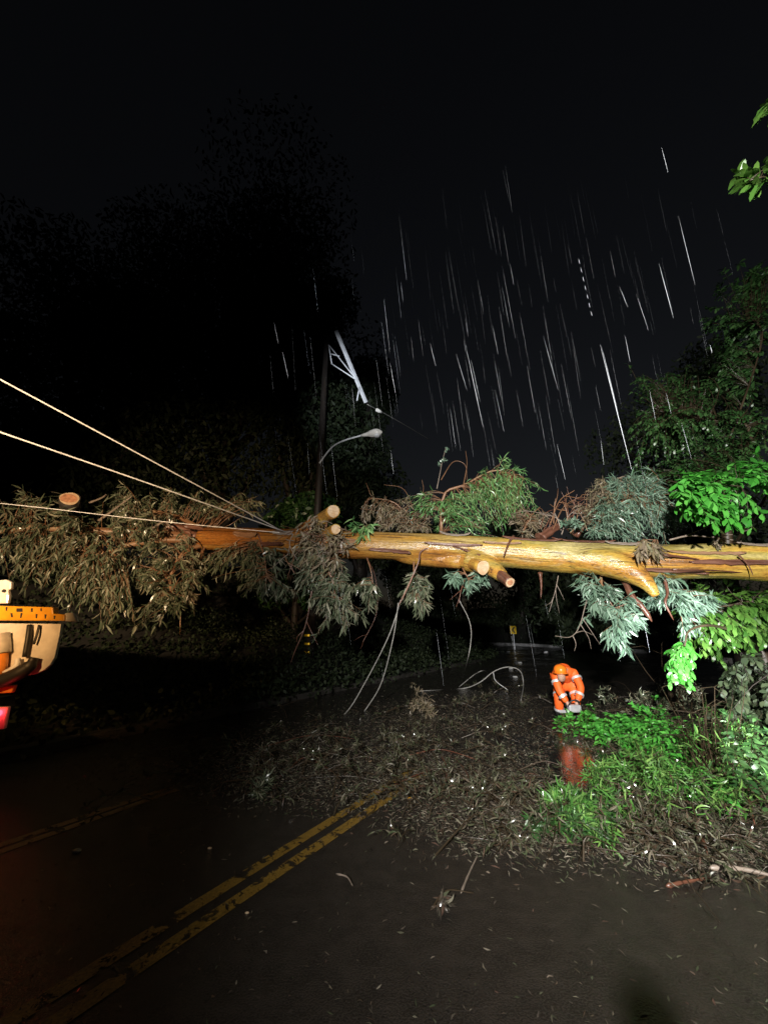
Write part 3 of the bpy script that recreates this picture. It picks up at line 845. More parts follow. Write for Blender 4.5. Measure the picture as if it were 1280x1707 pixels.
bl = dict(kind='broad', L=(.09, .21), W=(.045, .085), hang=.55, twist=.35, droop=.2, nl=14, maxlen=.6)
base = gp(1300, 1190); T0 = base.copy()
tree_thing('broadleaf_tree', 'bright green broadleaf tree at the right edge reaching over and under the fallen trunk',
           [T0, T0 + [.0, .05, 1.2], T0 + [-.15, .2, 2.6], T0 + [0, .1, 4.2], T0 + [.1, 0, 6.0]],
           [([T0 + [0, .1, 3.6], at(1290, 800, 7.0), at(1230, 800, 6.5), at(1160, 815, 6.3)], [(1210, 835, 85, 42, 6.3, .2), (1150, 810, 50, 25, 6.3, .15), (1195, 865, 35, 20, 6.2, .12), (1265, 800, 40, 30, 6.5, .2), (1120, 790, 30, 18, 6.5, .15)], 150, 'broad', dict(bl, clump=4)),
            ([T0 + [0, .1, 1.2], at(1270, 1010, 7.9), at(1210, 1010, 7.8), at(1150, 1020, 7.8)], [(1215, 1030, 75, 42, 7.8, .25), (1150, 1000, 40, 25, 7.9, .2), (1190, 1070, 45, 25, 7.7, .15), (1270, 1020, 40, 50, 7.8, .2)], 150, 'broad_olive', dict(bl, clump=4)),
            ([T0 + [0, .1, 1.4], at(1200, 1045, 7.3), at(1150, 1050, 6.9), at(1140, 1085, 6.8)], [(1138, 1110, 22, 36, 6.8, .08)], 40, 'broad', dict(bl, hang=1.2, L=(.09, .14), W=(.05, .07), nl=12, clump=1)),
            ([T0 + [.1, 0, 4.6], at(1250, 720, 9.0), at(1180, 700, 9.3), at(1110, 690, 9.5)], [(1170, 730, 95, 50, 9.3, .5), (1120, 660, 60, 45, 9.6, .4), (1230, 740, 60, 40, 9.0, .4), (1090, 780, 50, 20, 9.3, .3), (1220, 780, 70, 25, 9.0, .3)], 700, 'deep_leaf', dict(bl, lr=(.06, .015), clump=4, L=(.06, .15), W=(.03, .065))),  # upper limbs get darker leaves, painting in the light's falloff above the trunk
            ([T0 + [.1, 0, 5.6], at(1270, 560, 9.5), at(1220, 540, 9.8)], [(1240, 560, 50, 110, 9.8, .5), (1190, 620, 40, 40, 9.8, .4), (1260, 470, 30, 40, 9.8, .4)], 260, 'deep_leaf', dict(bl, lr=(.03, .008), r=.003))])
e2 = gp(1700, 1330)
tree_thing('overhanging_tree', 'tree just outside the right edge with a leafy tip high above the road', [e2, e2 + [0, .1, 2.0], e2 + [.1, .2, 5.0]],
           [([e2 + [.1, .2, 4.4], at(1420, 240, 3.6), at(1330, 280, 3.5), at(1250, 300, 3.4)], [(1248, 310, 38, 24, 3.4, .08), (1285, 270, 30, 22, 3.4, .1)], 20, 'broad_olive', dict(bl, L=(.14, .20), W=(.05, .075), hang=.25)),
            ([e2 + [.1, .2, 4.8], at(1420, 140, 3.6), at(1330, 160, 3.5)], [(1290, 178, 22, 18, 3.5, .06)], 6, 'broad_olive', dict(bl, hang=.3))])

# ------------------------------------------------------------------ branches on the ground, right
def gpath(*p): return [gp(a, b) + np.array([0, 0, z]) for a, b, z in p]


gl = dict(kind='broad', L=(.06, .11), W=(.03, .05), hang=-.1, twist=.5, droop=.3, nl=12, maxlen=.5, r=.0025)
gg = dict(L=(.06, .14), W=(.010, .02), hang=.05, twist=.75, droop=.35, nl=18, maxlen=.6, r=.002)
loose_branch('bright green leafy branch on the wet road in front of the worker', gpath((1240, 1290, .05), (1120, 1240, .14), (1020, 1225, .12), (930, 1212, .06)),
             [([(1050, 1228, 90, 20, .12, 0), (1090, 1250, 55, 24, .16, 0), (970, 1215, 45, 12, .08, 0)], 280, 'broad', dict(gl, clump=3))], .02, .006, 'dark_twig', onground=True)
loose_branch('tangled green gum branch spread on the road at lower right', gpath((1330, 1370, .1), (1200, 1330, .15), (1080, 1310, .12), (980, 1300, .05)),
             [([(1120, 1310, 120, 35, .12, 0), (1220, 1290, 80, 45, .2, 0), (1080, 1350, 60, 25, .1, 0)], 200, 'ground_green', gg), ([(1110, 1290, 110, 25, .08, 0), (1190, 1310, 80, 35, .1, 0)], 110, 'broad', dict(gl, L=(.05, .09), W=(.02, .035))), ([(1180, 1340, 110, 50, .1, 0), (1060, 1310, 80, 40, .08, 0)], 110, 'ground_green', gg)], .03, .008, 'dark_twig', onground=True)
loose_branch('dark green gum sprig pile beside the red reflection on the wet road', gpath((1060, 1330, .04), (980, 1345, .08), (910, 1375, .06), (860, 1410, .03)),
             [([(960, 1375, 75, 28, .07, 0), (1030, 1395, 70, 22, .07, 0), (930, 1340, 30, 15, .06, 0)], 80, 'ground_green', gg), ([(940, 1370, 75, 30, .06, 0), (1010, 1390, 90, 25, .06, 0)], 60, 'deep_leaf', gg)], .015, .005, 'dark_twig', onground=True)
loose_branch('leafy olive branch fallen from the verge at the right edge', gpath((1400, 1300, .3), (1300, 1290, .3), (1230, 1280, .2)),
             [([(1240, 1270, 60, 30, .25, 0), (1290, 1330, 50, 40, .25, 0)], 90, 'deep_leaf', gl)], .03, .01, 'dark_twig', onground=True)
loose_branch('dull green leafy branch on the road right of the worker', gpath((1180, 1200, .1), (1090, 1190, .1), (1010, 1190, .05)),
             [([(1090, 1185, 110, 18, .15, 0), (1160, 1170, 60, 20, .2, 0)], 110, 'gum_leaf', gg)], .02, .006, 'dark_twig', onground=True)
loose_branch('small straw coloured gum sprig on the road under the hanging wires', gpath((640, 1190, .03), (680, 1185, .1), (725, 1195, .05)),
             [([(690, 1182, 40, 14, .12, 0)], 36, 'gum_dry', gg)], .012, .004, 'dark_twig', onground=True)
loose_branch('small green gum sprig lying near the yellow line in the middle', gpath((405, 1330, .02), (430, 1322, .05), (460, 1315, .03)),
             [([(432, 1320, 28, 12, .04, 0)], 16, 'gum_leaf', gg)], .008, .003, 'dark_twig', onground=True)
loose_branch('small dark sprig lying on bare asphalt near the bottom middle', gpath((720, 1520, .02), (745, 1500, .05), (790, 1495, .02)),
             [([(750, 1505, 35, 16, .012, 0)], 9, 'litter', dict(gg, L=(.04, .08), nl=8))], .006, .003, 'dark_twig', onground=True)
shr = gp(1330, 1240)
e3 = empty('shrub', shr, 'dark green shrub on the verge at the right edge below the broadleaf tree', 'shrub')
q = catmull([shr, shr + [0, 0, .6], shr + [-.3, .1, 1.1]], 10); wd = MB(); wd.tube(q, np.linspace(.04, .01, 10), 6); lv = Leaves()
spray(wd, lv, q, blob_targets([(1260, 1160, 70, 60, 6.6, .4), (1230, 1220, 60, 40, 6.4, .3), (1310, 1200, 60, 60, 6.2, .3)], 130), **dict(bl, L=(.08, .13)))
wd.build('stem', M['pole_wood'], e3); lv.build('foliage', M['dark_leaf'], e3, 'broad')

# loose sticks and bark on the road
def stick(name, pts, r, m, label, cat, group=None, sides=7):
    p = catmull(pts, 12)
    rr_ = np.linspace(r, r * .5, 12) * (1 + .18 * np.sin(np.arange(12) * 2.3 + pts[0][0] * 9)); rr_[0] *= .35; rr_[-1] *= .3
    o = MB().tube(p, rr_, sides, lump=.2, seed=int(abs(pts[0][0]) * 97)).build(name, M[m])
    return tag(o, label, cat, group)


stick('fallen_limb', gpath((1330, 1175, .55), (1255, 1225, .3), (1180, 1262, .12)), .05, 'grey_bark', 'thick grey limb leaning down to the road from the right edge', 'limb')
stick('fallen_limb', gpath((1320, 1150, .5), (1270, 1195, .4), (1235, 1240, .15)), .03, 'grey_bark', 'thinner grey limb above the thick leaning limb at right', 'limb')
stick('bark_slab', gpath((1180, 1452, .02), (1215, 1455, .03), (1250, 1459, .03), (1320, 1474, .02)), .02, 'grey_bark', 'pale bark slab on the asphalt at the lower right edge', 'bark')
stick('bark_slab', gpath((1110, 1480, .01), (1140, 1476, .02), (1185, 1466, .01)), .015, 'brown_bark', 'short brown bark slab left of the pale bark slab', 'bark')
stick('fallen_stick', gpath((768, 1492, .01), (782, 1464, .03), (798, 1436, .05)), .008, 'grey_bark', 'thin tan stick standing out from the small dark sprig', 'stick')
stick('fallen_stick', gpath((1140, 1370, .03), (1165, 1395, .06), (1180, 1430, .02)), .018, 'brown_bark', 'dark curved stick below the green tangle at lower right', 'stick')
stick('fallen_stick', gpath((1195, 1290, .12), (1240, 1330, .12), (1260, 1385, .05)), .02, 'brown_bark', 'dark bent stick inside the green tangle near the right edge', 'stick')
stick('fallen_stick', gpath((680, 1262, .02), (735, 1256, .05), (800, 1272, .03)), .012, 'brown_bark', 'long red brown bark strip across the end of the yellow line', 'stick')
stick('fallen_stick', gpath((735, 1262, .02), (745, 1290, .05), (735, 1335, .02)), .012, 'brown_bark', 'red brown bark strip crossing below the long one', 'stick')
stick('fallen_stick', gpath((755, 1262, .02), (780, 1300, .05), (778, 1330, .02)), .010, 'brown_bark', 'narrow red brown strip right of the crossing strips', 'stick')
stick('fallen_stick', gpath((480, 1288, .02), (510, 1270, .05), (568, 1298, .02)), .011, 'brown_bark', 'bent brown stick on the road left of the yellow line end', 'stick')
stick('fallen_stick', gpath((640, 1320, .02), (690, 1300, .04), (730, 1283, .02)), .009, 'brown_bark', 'straight thin stick lying along the end of the yellow line', 'stick')
stick('fallen_stick', gpath((430, 1250, .02), (520, 1230, .04), (600, 1235, .02)), .008, 'brown_bark', 'long thin stick among litter below the wires', 'stick')
stick('fallen_stick', gpath((560, 1462, .02), (578, 1470, .03), (588, 1483, .02)), .006, 'grey_bark', 'tiny forked twig on bare asphalt right of the yellow line', 'stick')
# small pale bits on the asphalt
for (x, y, s_, m, lab, cat) in ((128, 1421, .035, 'white_paint', 'white pebble sized scrap on the dark asphalt left of the yellow lines', 'scrap'), (350, 1415, .018, 'cut', 'small pale chip on asphalt between the two yellow lines', 'wood chip'),
                                (683, 1333, .03, 'yellow_paint', 'yellow chip at the end of the yellow line', 'scrap'), (412, 1523, .014, 'cut', 'tiny pale chip just right of the yellow line', 'wood chip'),
                                (617, 1270, .022, 'cut', 'pale wood chip in the litter beyond the yellow line', 'wood chip'), (555, 1148, .06, 'concrete', 'pale stone at the left kerb behind the wires', 'stone')):
    b = MB(); b.ball(gp(x, y) + np.array([0, 0, s_ * .3]), (s_, s_ * .7, s_ * .4), 10, 6)
    o = b.build('stone' if cat == 'stone' else cat.replace(' ', '_'), M[m]); tag(o, lab, cat)

# ------------------------------------------------------------------ leaf and twig litter over the road (stuff)
LB = [(480, 1262, 300, 62, 1.3), (700, 1200, 220, 45, 1.3), (640, 1300, 140, 40, .8), (830, 1300, 190, 100, 1.1), (1000, 1375, 240, 60, 1.2), (1150, 1300, 180, 110, 1.2), (1020, 1230, 150, 45, 1.0), (430, 1290, 130, 45, .5), (850, 1170, 120, 26, .9),
      (1060, 1180, 140, 26, .7), (560, 1330, 200, 40, .25), (1180, 1420, 150, 50, .7), (800, 1360, 120, 50, .6)]


def litter_pts(n):
    out = []
    k = rng.choice(len(LB), n * 2, p=np.array([b[2] * b[3] * b[4] for b in LB]) / sum(b[2] * b[3] * b[4] for b in LB))
    for i in k:
        b = LB[i]; x = b[0] + rng.normal(0, .5) * b[2]; y = b[1] + rng.normal(0, .5) * b[3]
        if y < 1140: continue
        if ((x - 950) / 38) ** 2 + ((y - 1282) / 42) ** 2 < 1 and rng.uniform() < .93: continue
        if ((x - 800) / 55) ** 2 + ((y - 1238) / 16) ** 2 < 1 and rng.uniform() < .8: continue
        out.append(gp(x, y))
        if len(out) >= n: break
    return np.array(out)


P = litter_pts(64000); n = len(P)
P[:, 2] = np.abs(rng.normal(0, .018, n)) + .006
A = rng.uniform(0, 6.28, n)
D = np.stack([np.cos(A), np.sin(A), rng.normal(0, .22, n)], 1); N = np.stack([rng.normal(0, .6, n), rng.normal(0, .6, n), np.ones(n)], 1)
tag(leaf_mesh('leaf_litter', P, D, N, rng.uniform(.018, .07, n), rng.uniform(.005, .014, n), M['litter'], shape='flake', curl=.25), 'wet brown and green leaf litter strewn over the road', 'litter', kind='stuff')
P = np.array([gp(x, y) for x, y in zip(rng.uniform(-100, 1350, 900), 1250 + 520 * rng.uniform(0, 1, 900) ** 1.3)]); n = len(P); P[:, 2] = .006
A = rng.uniform(0, 6.28, n); D = np.stack([np.cos(A), np.sin(A), rng.normal(0, .1, n)], 1); N = np.stack([rng.normal(0, .25, n), rng.normal(0, .25, n), np.ones(n)], 1)
tag(leaf_mesh('leaf_litter', P, D, N, rng.uniform(.015, .05, n), rng.uniform(.005, .012, n), M['litter'], shape='flake', curl=.25), 'sparse small leaf scraps on the bare asphalt in front', 'litter', kind='stuff')
tw = MB()
for c in litter_pts(420):
    a = rng.uniform(0, 6.28); l = rng.uniform(.08, .4); d = np.array([math.cos(a), math.sin(a), 0]) * l / 2
    m_ = c + np.array([rng.normal(0, .04), rng.normal(0, .04), rng.uniform(.02, .09)])
    tw.tube(catmull([c - d + [0, 0, .01], m_, c + d + [0, 0, .012]], 6), rng.uniform(.0015, .005), 4, False)
tag(tw.build('twig_litter', M['dark_twig']), 'thin broken twigs strewn among the leaf litter on the road', 'litter', kind='stuff')
mw = MB(); ml = Leaves()
for c in litter_pts(340):
    if np.hypot(*(c[:2] - gp(950, 1283)[:2])) < .62: continue
    c[2] = .02; a = rng.uniform(0, 6.28); ln_ = rng.uniform(.25, .9); d = np.array([math.cos(a), math.sin(a), 0])
    p_ = catmull([c, c + d * ln_ * .5 + [rng.normal(0, .05), rng.normal(0, .05), rng.uniform(.03, .16)], c + d * ln_ + [0, 0, rng.uniform(.0, .08)]], 7)
    mw.tube(p_, np.linspace(rng.uniform(.004, .010), .002, 7), 5, False)
    if rng.uniform() < .8:
        spray(mw, ml, p_, [p_[rng.integers(2, 7)] + np.array([rng.normal(0, .14), rng.normal(0, .14), abs(rng.normal(0, .06))]) for _ in range(rng.integers(1, 5))], L=(.035, .10), W=(.007, .016), hang=.1, twist=.7, nl=13, r=.002, droop=.3)
tag(mw.build('branch_litter', M['dark_twig']), 'tangled mat of broken dark branches on the wet road', 'litter', kind='stuff')
M['mat_leaf'] = leaf_mat('bruised_gum_leaf', [(.03, .033, .022), (.075, .075, .045), (.045, .06, .028), (.15, .14, .10), (.07, .04, .028), (.035, .05, .022)], .2, .1)
o = ml.build('branch_litter', M['mat_leaf'], None); tag(o, 'bruised leaves still attached to the tangled mat of broken branches', 'litter', kind='stuff')
for (x, y, a, l) in ((1118, 1265, .3, .14), (1148, 1258, 1.2, .16), (1075, 1283, 1.8, .09), (1205, 1205, .5, .14), (918, 1392, 1.4, .08)):
    c = gp(x, y) + np.array([0, 0, .1 if y < 1300 else .03])
    o = leaf_mesh('dead_leaf', [c], [[math.cos(a), math.sin(a), .15]], [[0, -.5, 1]], np.array([l]), np.array([l * .36]), M['pale_leaf'], shape='broad')
    tag(o, 'single pale dead leaf lying on the green branches at lower right', 'leaf', 'pale dead leaves on the branches')

# ------------------------------------------------------------------ cables and wires
def wire(name, pts, r, m, label, cat='cable', group=None, n=24):
    return tag(MB().tube(catmull(pts, n), r, 7).build(name, M[m]), label, cat, group)


wire('utility_cable', [at(-160, 548, 4.2), at(0, 632, 4.9), at(240, 761, 6.6), at(470, 885, 9.5)], .0135, 'cable', 'topmost of the three pale cables running from the trunk to the upper left', group='pale cables holding the trunk')
wire('utility_cable', [at(-160, 663, 4.4), at(0, 720, 5.1), at(240, 803, 6.8), at(480, 888, 9.5)], .0135, 'cable', 'middle one of the three pale cables running from the trunk to the left', group='pale cables holding the trunk')
wire('utility_cable', [at(-160, 830, 7.4), at(0, 839, 8.0), at(240, 866, 8.8), at(380, 880, 9.3), at(480, 889, 9.5)], .010, 'cable', 'lowest, nearly level one of the three pale cables crossing the left foliage', group='pale cables holding the trunk')
wire('hanging_wire', [at(668, 1000, 8.6), at(648, 1060, 8.8), at(610, 1135, 9.2), gp(575, 1190), gp(520, 1222)], .012, 'wire', 'left one of two grey wires hanging from the trunk down to the road', 'wire')
wire('hanging_wire', [at(664, 1005, 8.6), at(655, 1065, 8.8), at(635, 1140, 9.2), gp(608, 1185), gp(600, 1200)], .012, 'wire', 'right one of two grey wires hanging from the trunk down to the road', 'wire')
wire('hanging_wire', [at(765, 1000, 8.4), at(782, 1035, 8.6), at(785, 1065, 8.8), at(778, 1105, 9.4), gp(770, 1132)], .009, 'wire', 'thin wire hanging from the twigs near the chevron sign', 'wire')
LG = gp(800, 1150)[1]
wire('coiled_cable', [gp(700, 1152), gp(770, 1148), at(800, 1137, LG), at(822, 1120, LG), at(845, 1112, LG), at(866, 1118, LG), at(872, 1140, LG), gp(868, 1168)], .014, 'wire', 'fallen pale cable looping up from the road left of the worker', n=50)
wire('coiled_cable', [gp(765, 1145), at(790, 1125, LG + .2), at(806, 1118, LG + .2), gp(815, 1124)], .011, 'wire', 'short pale cable end poking up behind the looped cable')
wire('coiled_cable', [at(822, 1121, LG), at(826, 1135, LG), gp(846, 1150)], .008, 'cable', 'thin cable tail dropping from the looped cable')
wire('power_line', [at(612, 674, 14.0), at(660, 700, 17.0), at(716, 733, 22.0)], .014, 'wire', 'grey power line sloping away from the pole crossarm', 'power line')

# ------------------------------------------------------------------ utility pole with crossarm and street lamp
pb = gp(515, 1129); PY = pb[1]
pole = empty('utility_pole', pb, 'dark wooden utility pole behind the trunk with slanting grey crossarm and yellow reflectors', 'utility pole')
top = at(548, 560, PY); top[0] = pb[0]; top = np.array([pb[0], PY, top[2]])
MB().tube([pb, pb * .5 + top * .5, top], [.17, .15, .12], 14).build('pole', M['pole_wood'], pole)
for y in (1059, 1073, 1087):
    p = at(515, y, PY); b = MB(); b.tube([p - [0, 0, .035], p + [0, 0, .035]], .178, 16, False); b.build('reflector_band', M['retro_yellow'], pole)
a0 = at(560, 551, PY - 1.2); a1 = at(610, 671, PY + .6); cr = MB()
dv = unit(a1 - a0); sx = unit(np.cross(dv, [0, 0, 1.0])); up = np.cross(sx, dv)
cr.box((a0 + a1) / 2, (.13, np.linalg.norm(a1 - a0), .13), np.stack([sx, dv, up], 1)); cr.build('crossarm', M['steel'], pole)
br = MB()
for q in (((548, 575), (590, 628)), ((552, 606), (592, 632)), ((548, 575), (553, 606)), ((552, 590), (566, 594)), ((599, 645), (595, 668))):
    br.tube([at(*q[0], PY - .1), at(*q[1], PY - .1)], .03, 6)
br.build('brace', M['steel'], pole)
MB().tube([at(628, 683, 14.3), at(636, 688, 14.6)], .07, 10).build('insulator', M['white_paint'], pole)
# street lamp on the pole
lp = empty('street_lamp', at(545, 757, PY), 'unlit white cobra head street lamp on a curved arm behind the trunk', 'street lamp')
MB().tube(catmull([np.array([pb[0], PY - .17, at(540, 775, PY)[2]]), at(552, 747, PY - .3), at(572, 735, PY - .7), at(606, 725, PY - 1.2)], 16), .035, 10).build('arm', M['steel'], lp)
h = MB(); h0 = at(602, 726, PY - 1.2); h1 = at(637, 720, PY - 1.5); ax = catmull([h0, h0 * .65 + h1 * .35, h0 * .3 + h1 * .7, h1], 14)
h.tube(ax, [.05, .06, .07, .085, .10, .125, .15, .165, .175, .175, .165, .14, .10, .03], 14); h.build('lamp_head', M['white_paint'], lp)
MB().ball(h0 * .25 + h1 * .75 - [0, 0, .12], (.13, .15, .08), 12, 8).build('lens', M['steel'], lp)

# ------------------------------------------------------------------ chevron sign and road reflectors
SY = 37.0
sgb = at(857, 1063, SY); sgb[2] = .0
sg = empty('chevron_sign', sgb, 'small yellow road sign with black chevron pointing left beyond the bend', 'road sign')
c0 = at(855, 1050, SY); hw, hh = .28, .35
MB().box(c0, (2 * hw, .02, 2 * hh)).build('sign_panel', M['retro_yellow'], sg)
y_ = c0[1] - .013
ch = [(.04, .26), (.18, .26), (.0, 0), (.18, -.26), (.04, -.26), (-.15, 0)]
MB().prism([(c0[0] + a, y_, c0[2] + b) for a, b in ch], (0, -.006, 0)).build('chevron', M['black_rubber'], sg)
MB().box((c0[0], c0[1] + .04, (c0[2] + hh) / 2), (.06, .05, c0[2] + hh)).build('post', M['steel'], sg)
for (x, y) in ((794, 1075), (822, 1081), (847, 1087), (910, 1087), (866, 1105), (851, 1115), (858, 1129), (909, 1088)):
    p = gp(x, y); b = MB()
    s_ = .05 + p[1] * .0022
    b.prism([p + [-s_, -s_ * .6, 0], p + [s_, -s_ * .6, 0], p + [s_ * .8, -s_ * .25, s_ * .5], p + [-s_ * .8, -s_ * .25, s_ * .5]], (0, s_ * .9, 0))
    tag(b.build('road_reflector', M['retro_white']), 'small white reflector glinting on the far wet road', 'road reflector', 'road reflectors before the bend')

# ------------------------------------------------------------------ bucket truck at the left edge
TY = 5.0
tb = gp(-150, 1340); tb = np.array([-5.6, TY + .3, 0])
tr = empty('bucket_truck', tb, 'utility truck at the left edge with a yellow beam, white panel and red tail light', 'truck')
DP = (0, .5, 0)
def pr(name, poly, m, Y=TY, dp=DP, bevel=.012, parent=None):
    return MB().prism([at(x, y, Y) for x, y in poly], dp).build(name, m if not isinstance(m, str) else M[m], parent or tr, bevel)


beam = pr('boom', [(-260, 1003), (88, 1012), (89, 1023), (108, 1024), (108, 1035), (-260, 1033)], 'yellow_paint', TY - .1, (0, .10, 0))
for q in (((28, 1014), (38, 1014), (38, 1020), (28, 1020)), ((52, 1014), (55, 1014), (55, 1020), (52, 1020)), ((18, 1022), (21, 1022), (22, 1029), (19, 1029)), ((35, 1022), (38, 1022), (36, 1030), (34, 1030)), ((60, 1023), (63, 1024), (62, 1031), (60, 1030)), ((75, 1024), (78, 1024), (77, 1031), (75, 1031)), ((90, 1026), (93, 1026), (92, 1032), (90, 1032)), ((68, 1014), (70, 1014), (70, 1019), (68, 1019)), ((10, 1012), (13, 1012), (12, 1018), (10, 1018))):
    MB().prism([at(x, y, TY - .104) for x, y in q], (0, .003, 0)).build('stencil_mark', M['dark_metal'], beam).location = np.zeros(3)
pr('boom_tip', [(108, 1022), (121, 1021), (125, 1030), (128, 1036), (108, 1036)], 'white_paint', TY - .08, (0, .06, 0))
pr('boom_bracket', [(-10, 968), (10, 966), (19, 970), (18, 982), (13, 984), (15, 992), (13, 1006), (-10, 1006)], 'white_paint', TY - .05, (0, .05, 0))
MB().tube([at(7, 985, TY - .06), at(7, 985, TY - .07)], .02, 12).build('bolt', M['dark_metal'], tr)
pr('fender_panel', [(-260, 1036), (102, 1040), (99, 1060), (95, 1078), (91, 1096), (84, 1108), (74, 1117), (58, 1124), (42, 1127), (-260, 1130)], 'white_paint', TY + .05, (0, .05, 0), .008)
pr('bumper', [(-40, 1148), (24, 1142), (19, 1155), (-40, 1158)], 'orange_paint', TY + .05, (0, .06, 0))
pr('rear_panel', [(-80, 1180), (14, 1178), (6, 1216), (-80, 1225)], 'white_paint', TY, (0, .05, 0))
MB().tube(catmull([at(50, 1042, TY + .02), at(48, 1060, TY), at(42, 1095, TY)], 10), .028, 8).build('hose', M['black_rubber'], tr)
MB().tube(catmull([at(66, 1042, TY + .02), at(62, 1058, TY), at(57, 1074, TY)], 10), .014, 8).build('hose', M['black_rubber'], tr)
MB().tube(catmull([at(58, 1096, TY - .02), at(48, 1112, TY - .04), at(20, 1128, TY - .05), at(-20, 1142, TY - .05)], 14), [.05] * 3 + [.07] * 3 + [.08] * 8, 12).build('step_tube', M['black_rubber'], tr)
MB().tube(catmull([at(30, 1098, TY - .01), at(28, 1110, TY - .02), at(8, 1122, TY - .03)], 10), .03, 10).build('pipe', M['steel'], tr)
MB().tube([at(2, 1058, TY - .02), at(4, 1090, TY - .02)], .09, 16).build('hydraulic_cylinder', M['white_paint'], tr)
MB().tube([at(3, 1090, TY - .02), at(-1, 1130, TY - .02)], .07, 16).build('cylinder_rod', M['orange_paint'], tr)
tl = MB(); tl.tube([at(-2, 1189, TY - .01), at(-2, 1189, TY - .05)], .036, 16); tl.build('tail_light', emit('red_tail_light', (1.0, .03, .05), 7), tr)
lamp('tail_light_glow', 'POINT', at(-2, 1189, TY - .14), None, .8, (1, .03, .03), soft=.05)
# the rest of the truck, outside the frame
tx = at(-2, 1189, TY)[0]
MB().box((tx - 4.6, TY + 1.3, 1.15), (4.4, 2.1, 1.2)).build('service_body', M['white_paint'], tr, .04)
MB().box((tx - 4.6, TY + 1.35, .62), (6.4, .9, .2)).build('chassis', M['dark_metal'], tr)
MB().box((tx - 7.0, TY + 1.35, 1.5), (1.9, 2.1, 1.7)).build('cab', M['white_paint'], tr, .12)
for x in (-3.0, -6.9):
    for y in (.45, 2.2):
        c = np.array([tx + x, TY + y, .5]); MB().tube([c - [0, .14, 0], c + [0, .14, 0]], .5, 24).build('wheel', M['black_rubber'], tr)

# ------------------------------------------------------------------ the worker
def skin_mesh(name, verts, edges, radii, m, parent=None, sub=2, root=0):
    me = bpy.data.meshes.new(name); me.from_pydata([tuple(v) for v in verts], edges, [])
    o = bpy.data.objects.new(name, me); col.objects.link(o)
    o.modifiers.new('skin', 'SKIN'); s = o.modifiers.new('sub', 'SUBSURF'); s.levels = s.render_levels = sub
    for i, r in enumerate(radii):
        me.skin_vertices[0].data[i].radius = (r, r) if np.isscalar(r) else r
        me.skin_vertices[0].data[i].use_root = (i == root)
    me2 = None
    bpy.context.view_layer.update()
    dg = bpy.context.evaluated_depsgraph_get()
    me2 = bpy.data.meshes.new_from_object(o.evaluated_get(dg))
    bpy.data.objects.remove(o)
    for pg in me2.polygons: pg.use_smooth = True
    me2.name = name
    return link(name, me2, m, parent)


wb = gp(946, 1198)
per = empty('person', wb, 'worker in orange rain suit and orange helmet bending over under the fallen trunk', 'person')
J = {k: wb + np.array(v) for k, v in dict(
    pelvis=(.10, .16, .70), belly=(.06, .06, .84), chest=(.0, -.10, .93), neck=(-.10, -.26, .94), head=(-.20, -.38, .90),
    sl=(-.24, -.20, .80), sr=(.17, -.16, .88), el=(-.24, -.34, .55), er=(.20, -.34, .62), hl=(-.14, -.44, .33), hr=(.02, -.44, .36),
    tl=(-.04, .15, .66), tr=(.22, .14, .66), kl=(-.15, -.04, .40), kr=(.20, -.06, .40), al=(-.13, .06, .09), ar=(.19, .06, .09), fl=(-.15, -.10, .04), fr=(.18, -.11, .04)).items()}
names = list(J); idx = {k: i for i, k in enumerate(names)}
ed = [('pelvis', 'belly'), ('belly', 'chest'), ('chest', 'neck'), ('neck', 'head'), ('chest', 'sl'), ('chest', 'sr'), ('sl', 'el'), ('sr', 'er'), ('el', 'hl'), ('er', 'hr'), ('pelvis', 'tl'), ('pelvis', 'tr'), ('tl', 'kl'), ('tr', 'kr'), ('kl', 'al'), ('kr', 'ar'), ('al', 'fl'), ('ar', 'fr')]
rd = dict(pelvis=.14, belly=.13, chest=.15, neck=.06, head=.09, sl=.065, sr=.065, el=.045, er=.045, hl=.032, hr=.032, tl=.085, tr=.085, kl=.06, kr=.06, al=.045, ar=.045, fl=.04, fr=.04)
vs = [J[k] for k in names]; es = [(idx[a], idx[b]) for a, b in ed]; rs = [rd[k] for k in names]
for h_, s_ in (('hl', 1), ('hr', -1)):                       # fingers and thumb curled round the tool
    for f_ in range(5):
        b0 = J[h_] + np.array([s_ * .01 + (f_ - 1.5) * .018, -.03, -.02]) if f_ < 4 else J[h_] + np.array([s_ * .035, -.01, .01])
        i0 = len(vs); vs += [b0, b0 + [0, -.03, -.035], b0 + [0, -.005, -.06]] if f_ < 4 else [b0, b0 + [s_ * .012, -.03, -.01], b0 + [s_ * .004, -.05, -.03]]
        es += [(idx[h_], i0), (i0, i0 + 1), (i0 + 1, i0 + 2)]; rs += [.011, .010, .008]
body = skin_mesh('body', vs, es, rs, M['skin'], per)


def garment(name, keys, pad, m, edges, ext=None):
    k2 = list(keys); v = [J[k] for k in k2]; r = [rd[k] + pad for k in k2]
    if ext:
        for a, b, t, rr in ext:            # replace end joint by a point part way down the limb
            i = k2.index(b); v[i] = J[a] * (1 - t) + J[b] * t; r[i] = rr
    e = [(k2.index(a), k2.index(b)) for a, b in edges if a in k2 and b in k2]
    return skin_mesh(name, v, e, r, M[m], per)


garment('jacket', ['belly', 'chest', 'sl', 'sr', 'el', 'er', 'hl', 'hr', 'neck', 'pelvis'], .03, 'cloth', ed, [('el', 'hl', .86, .062), ('er', 'hr', .86, .062), ('chest', 'neck', .8, .09)])
garment('trousers', ['pelvis', 'tl', 'tr', 'kl', 'kr', 'al', 'ar'], .038, 'cloth', ed, [('kl', 'al', .9, .085), ('kr', 'ar', .9, .085)])


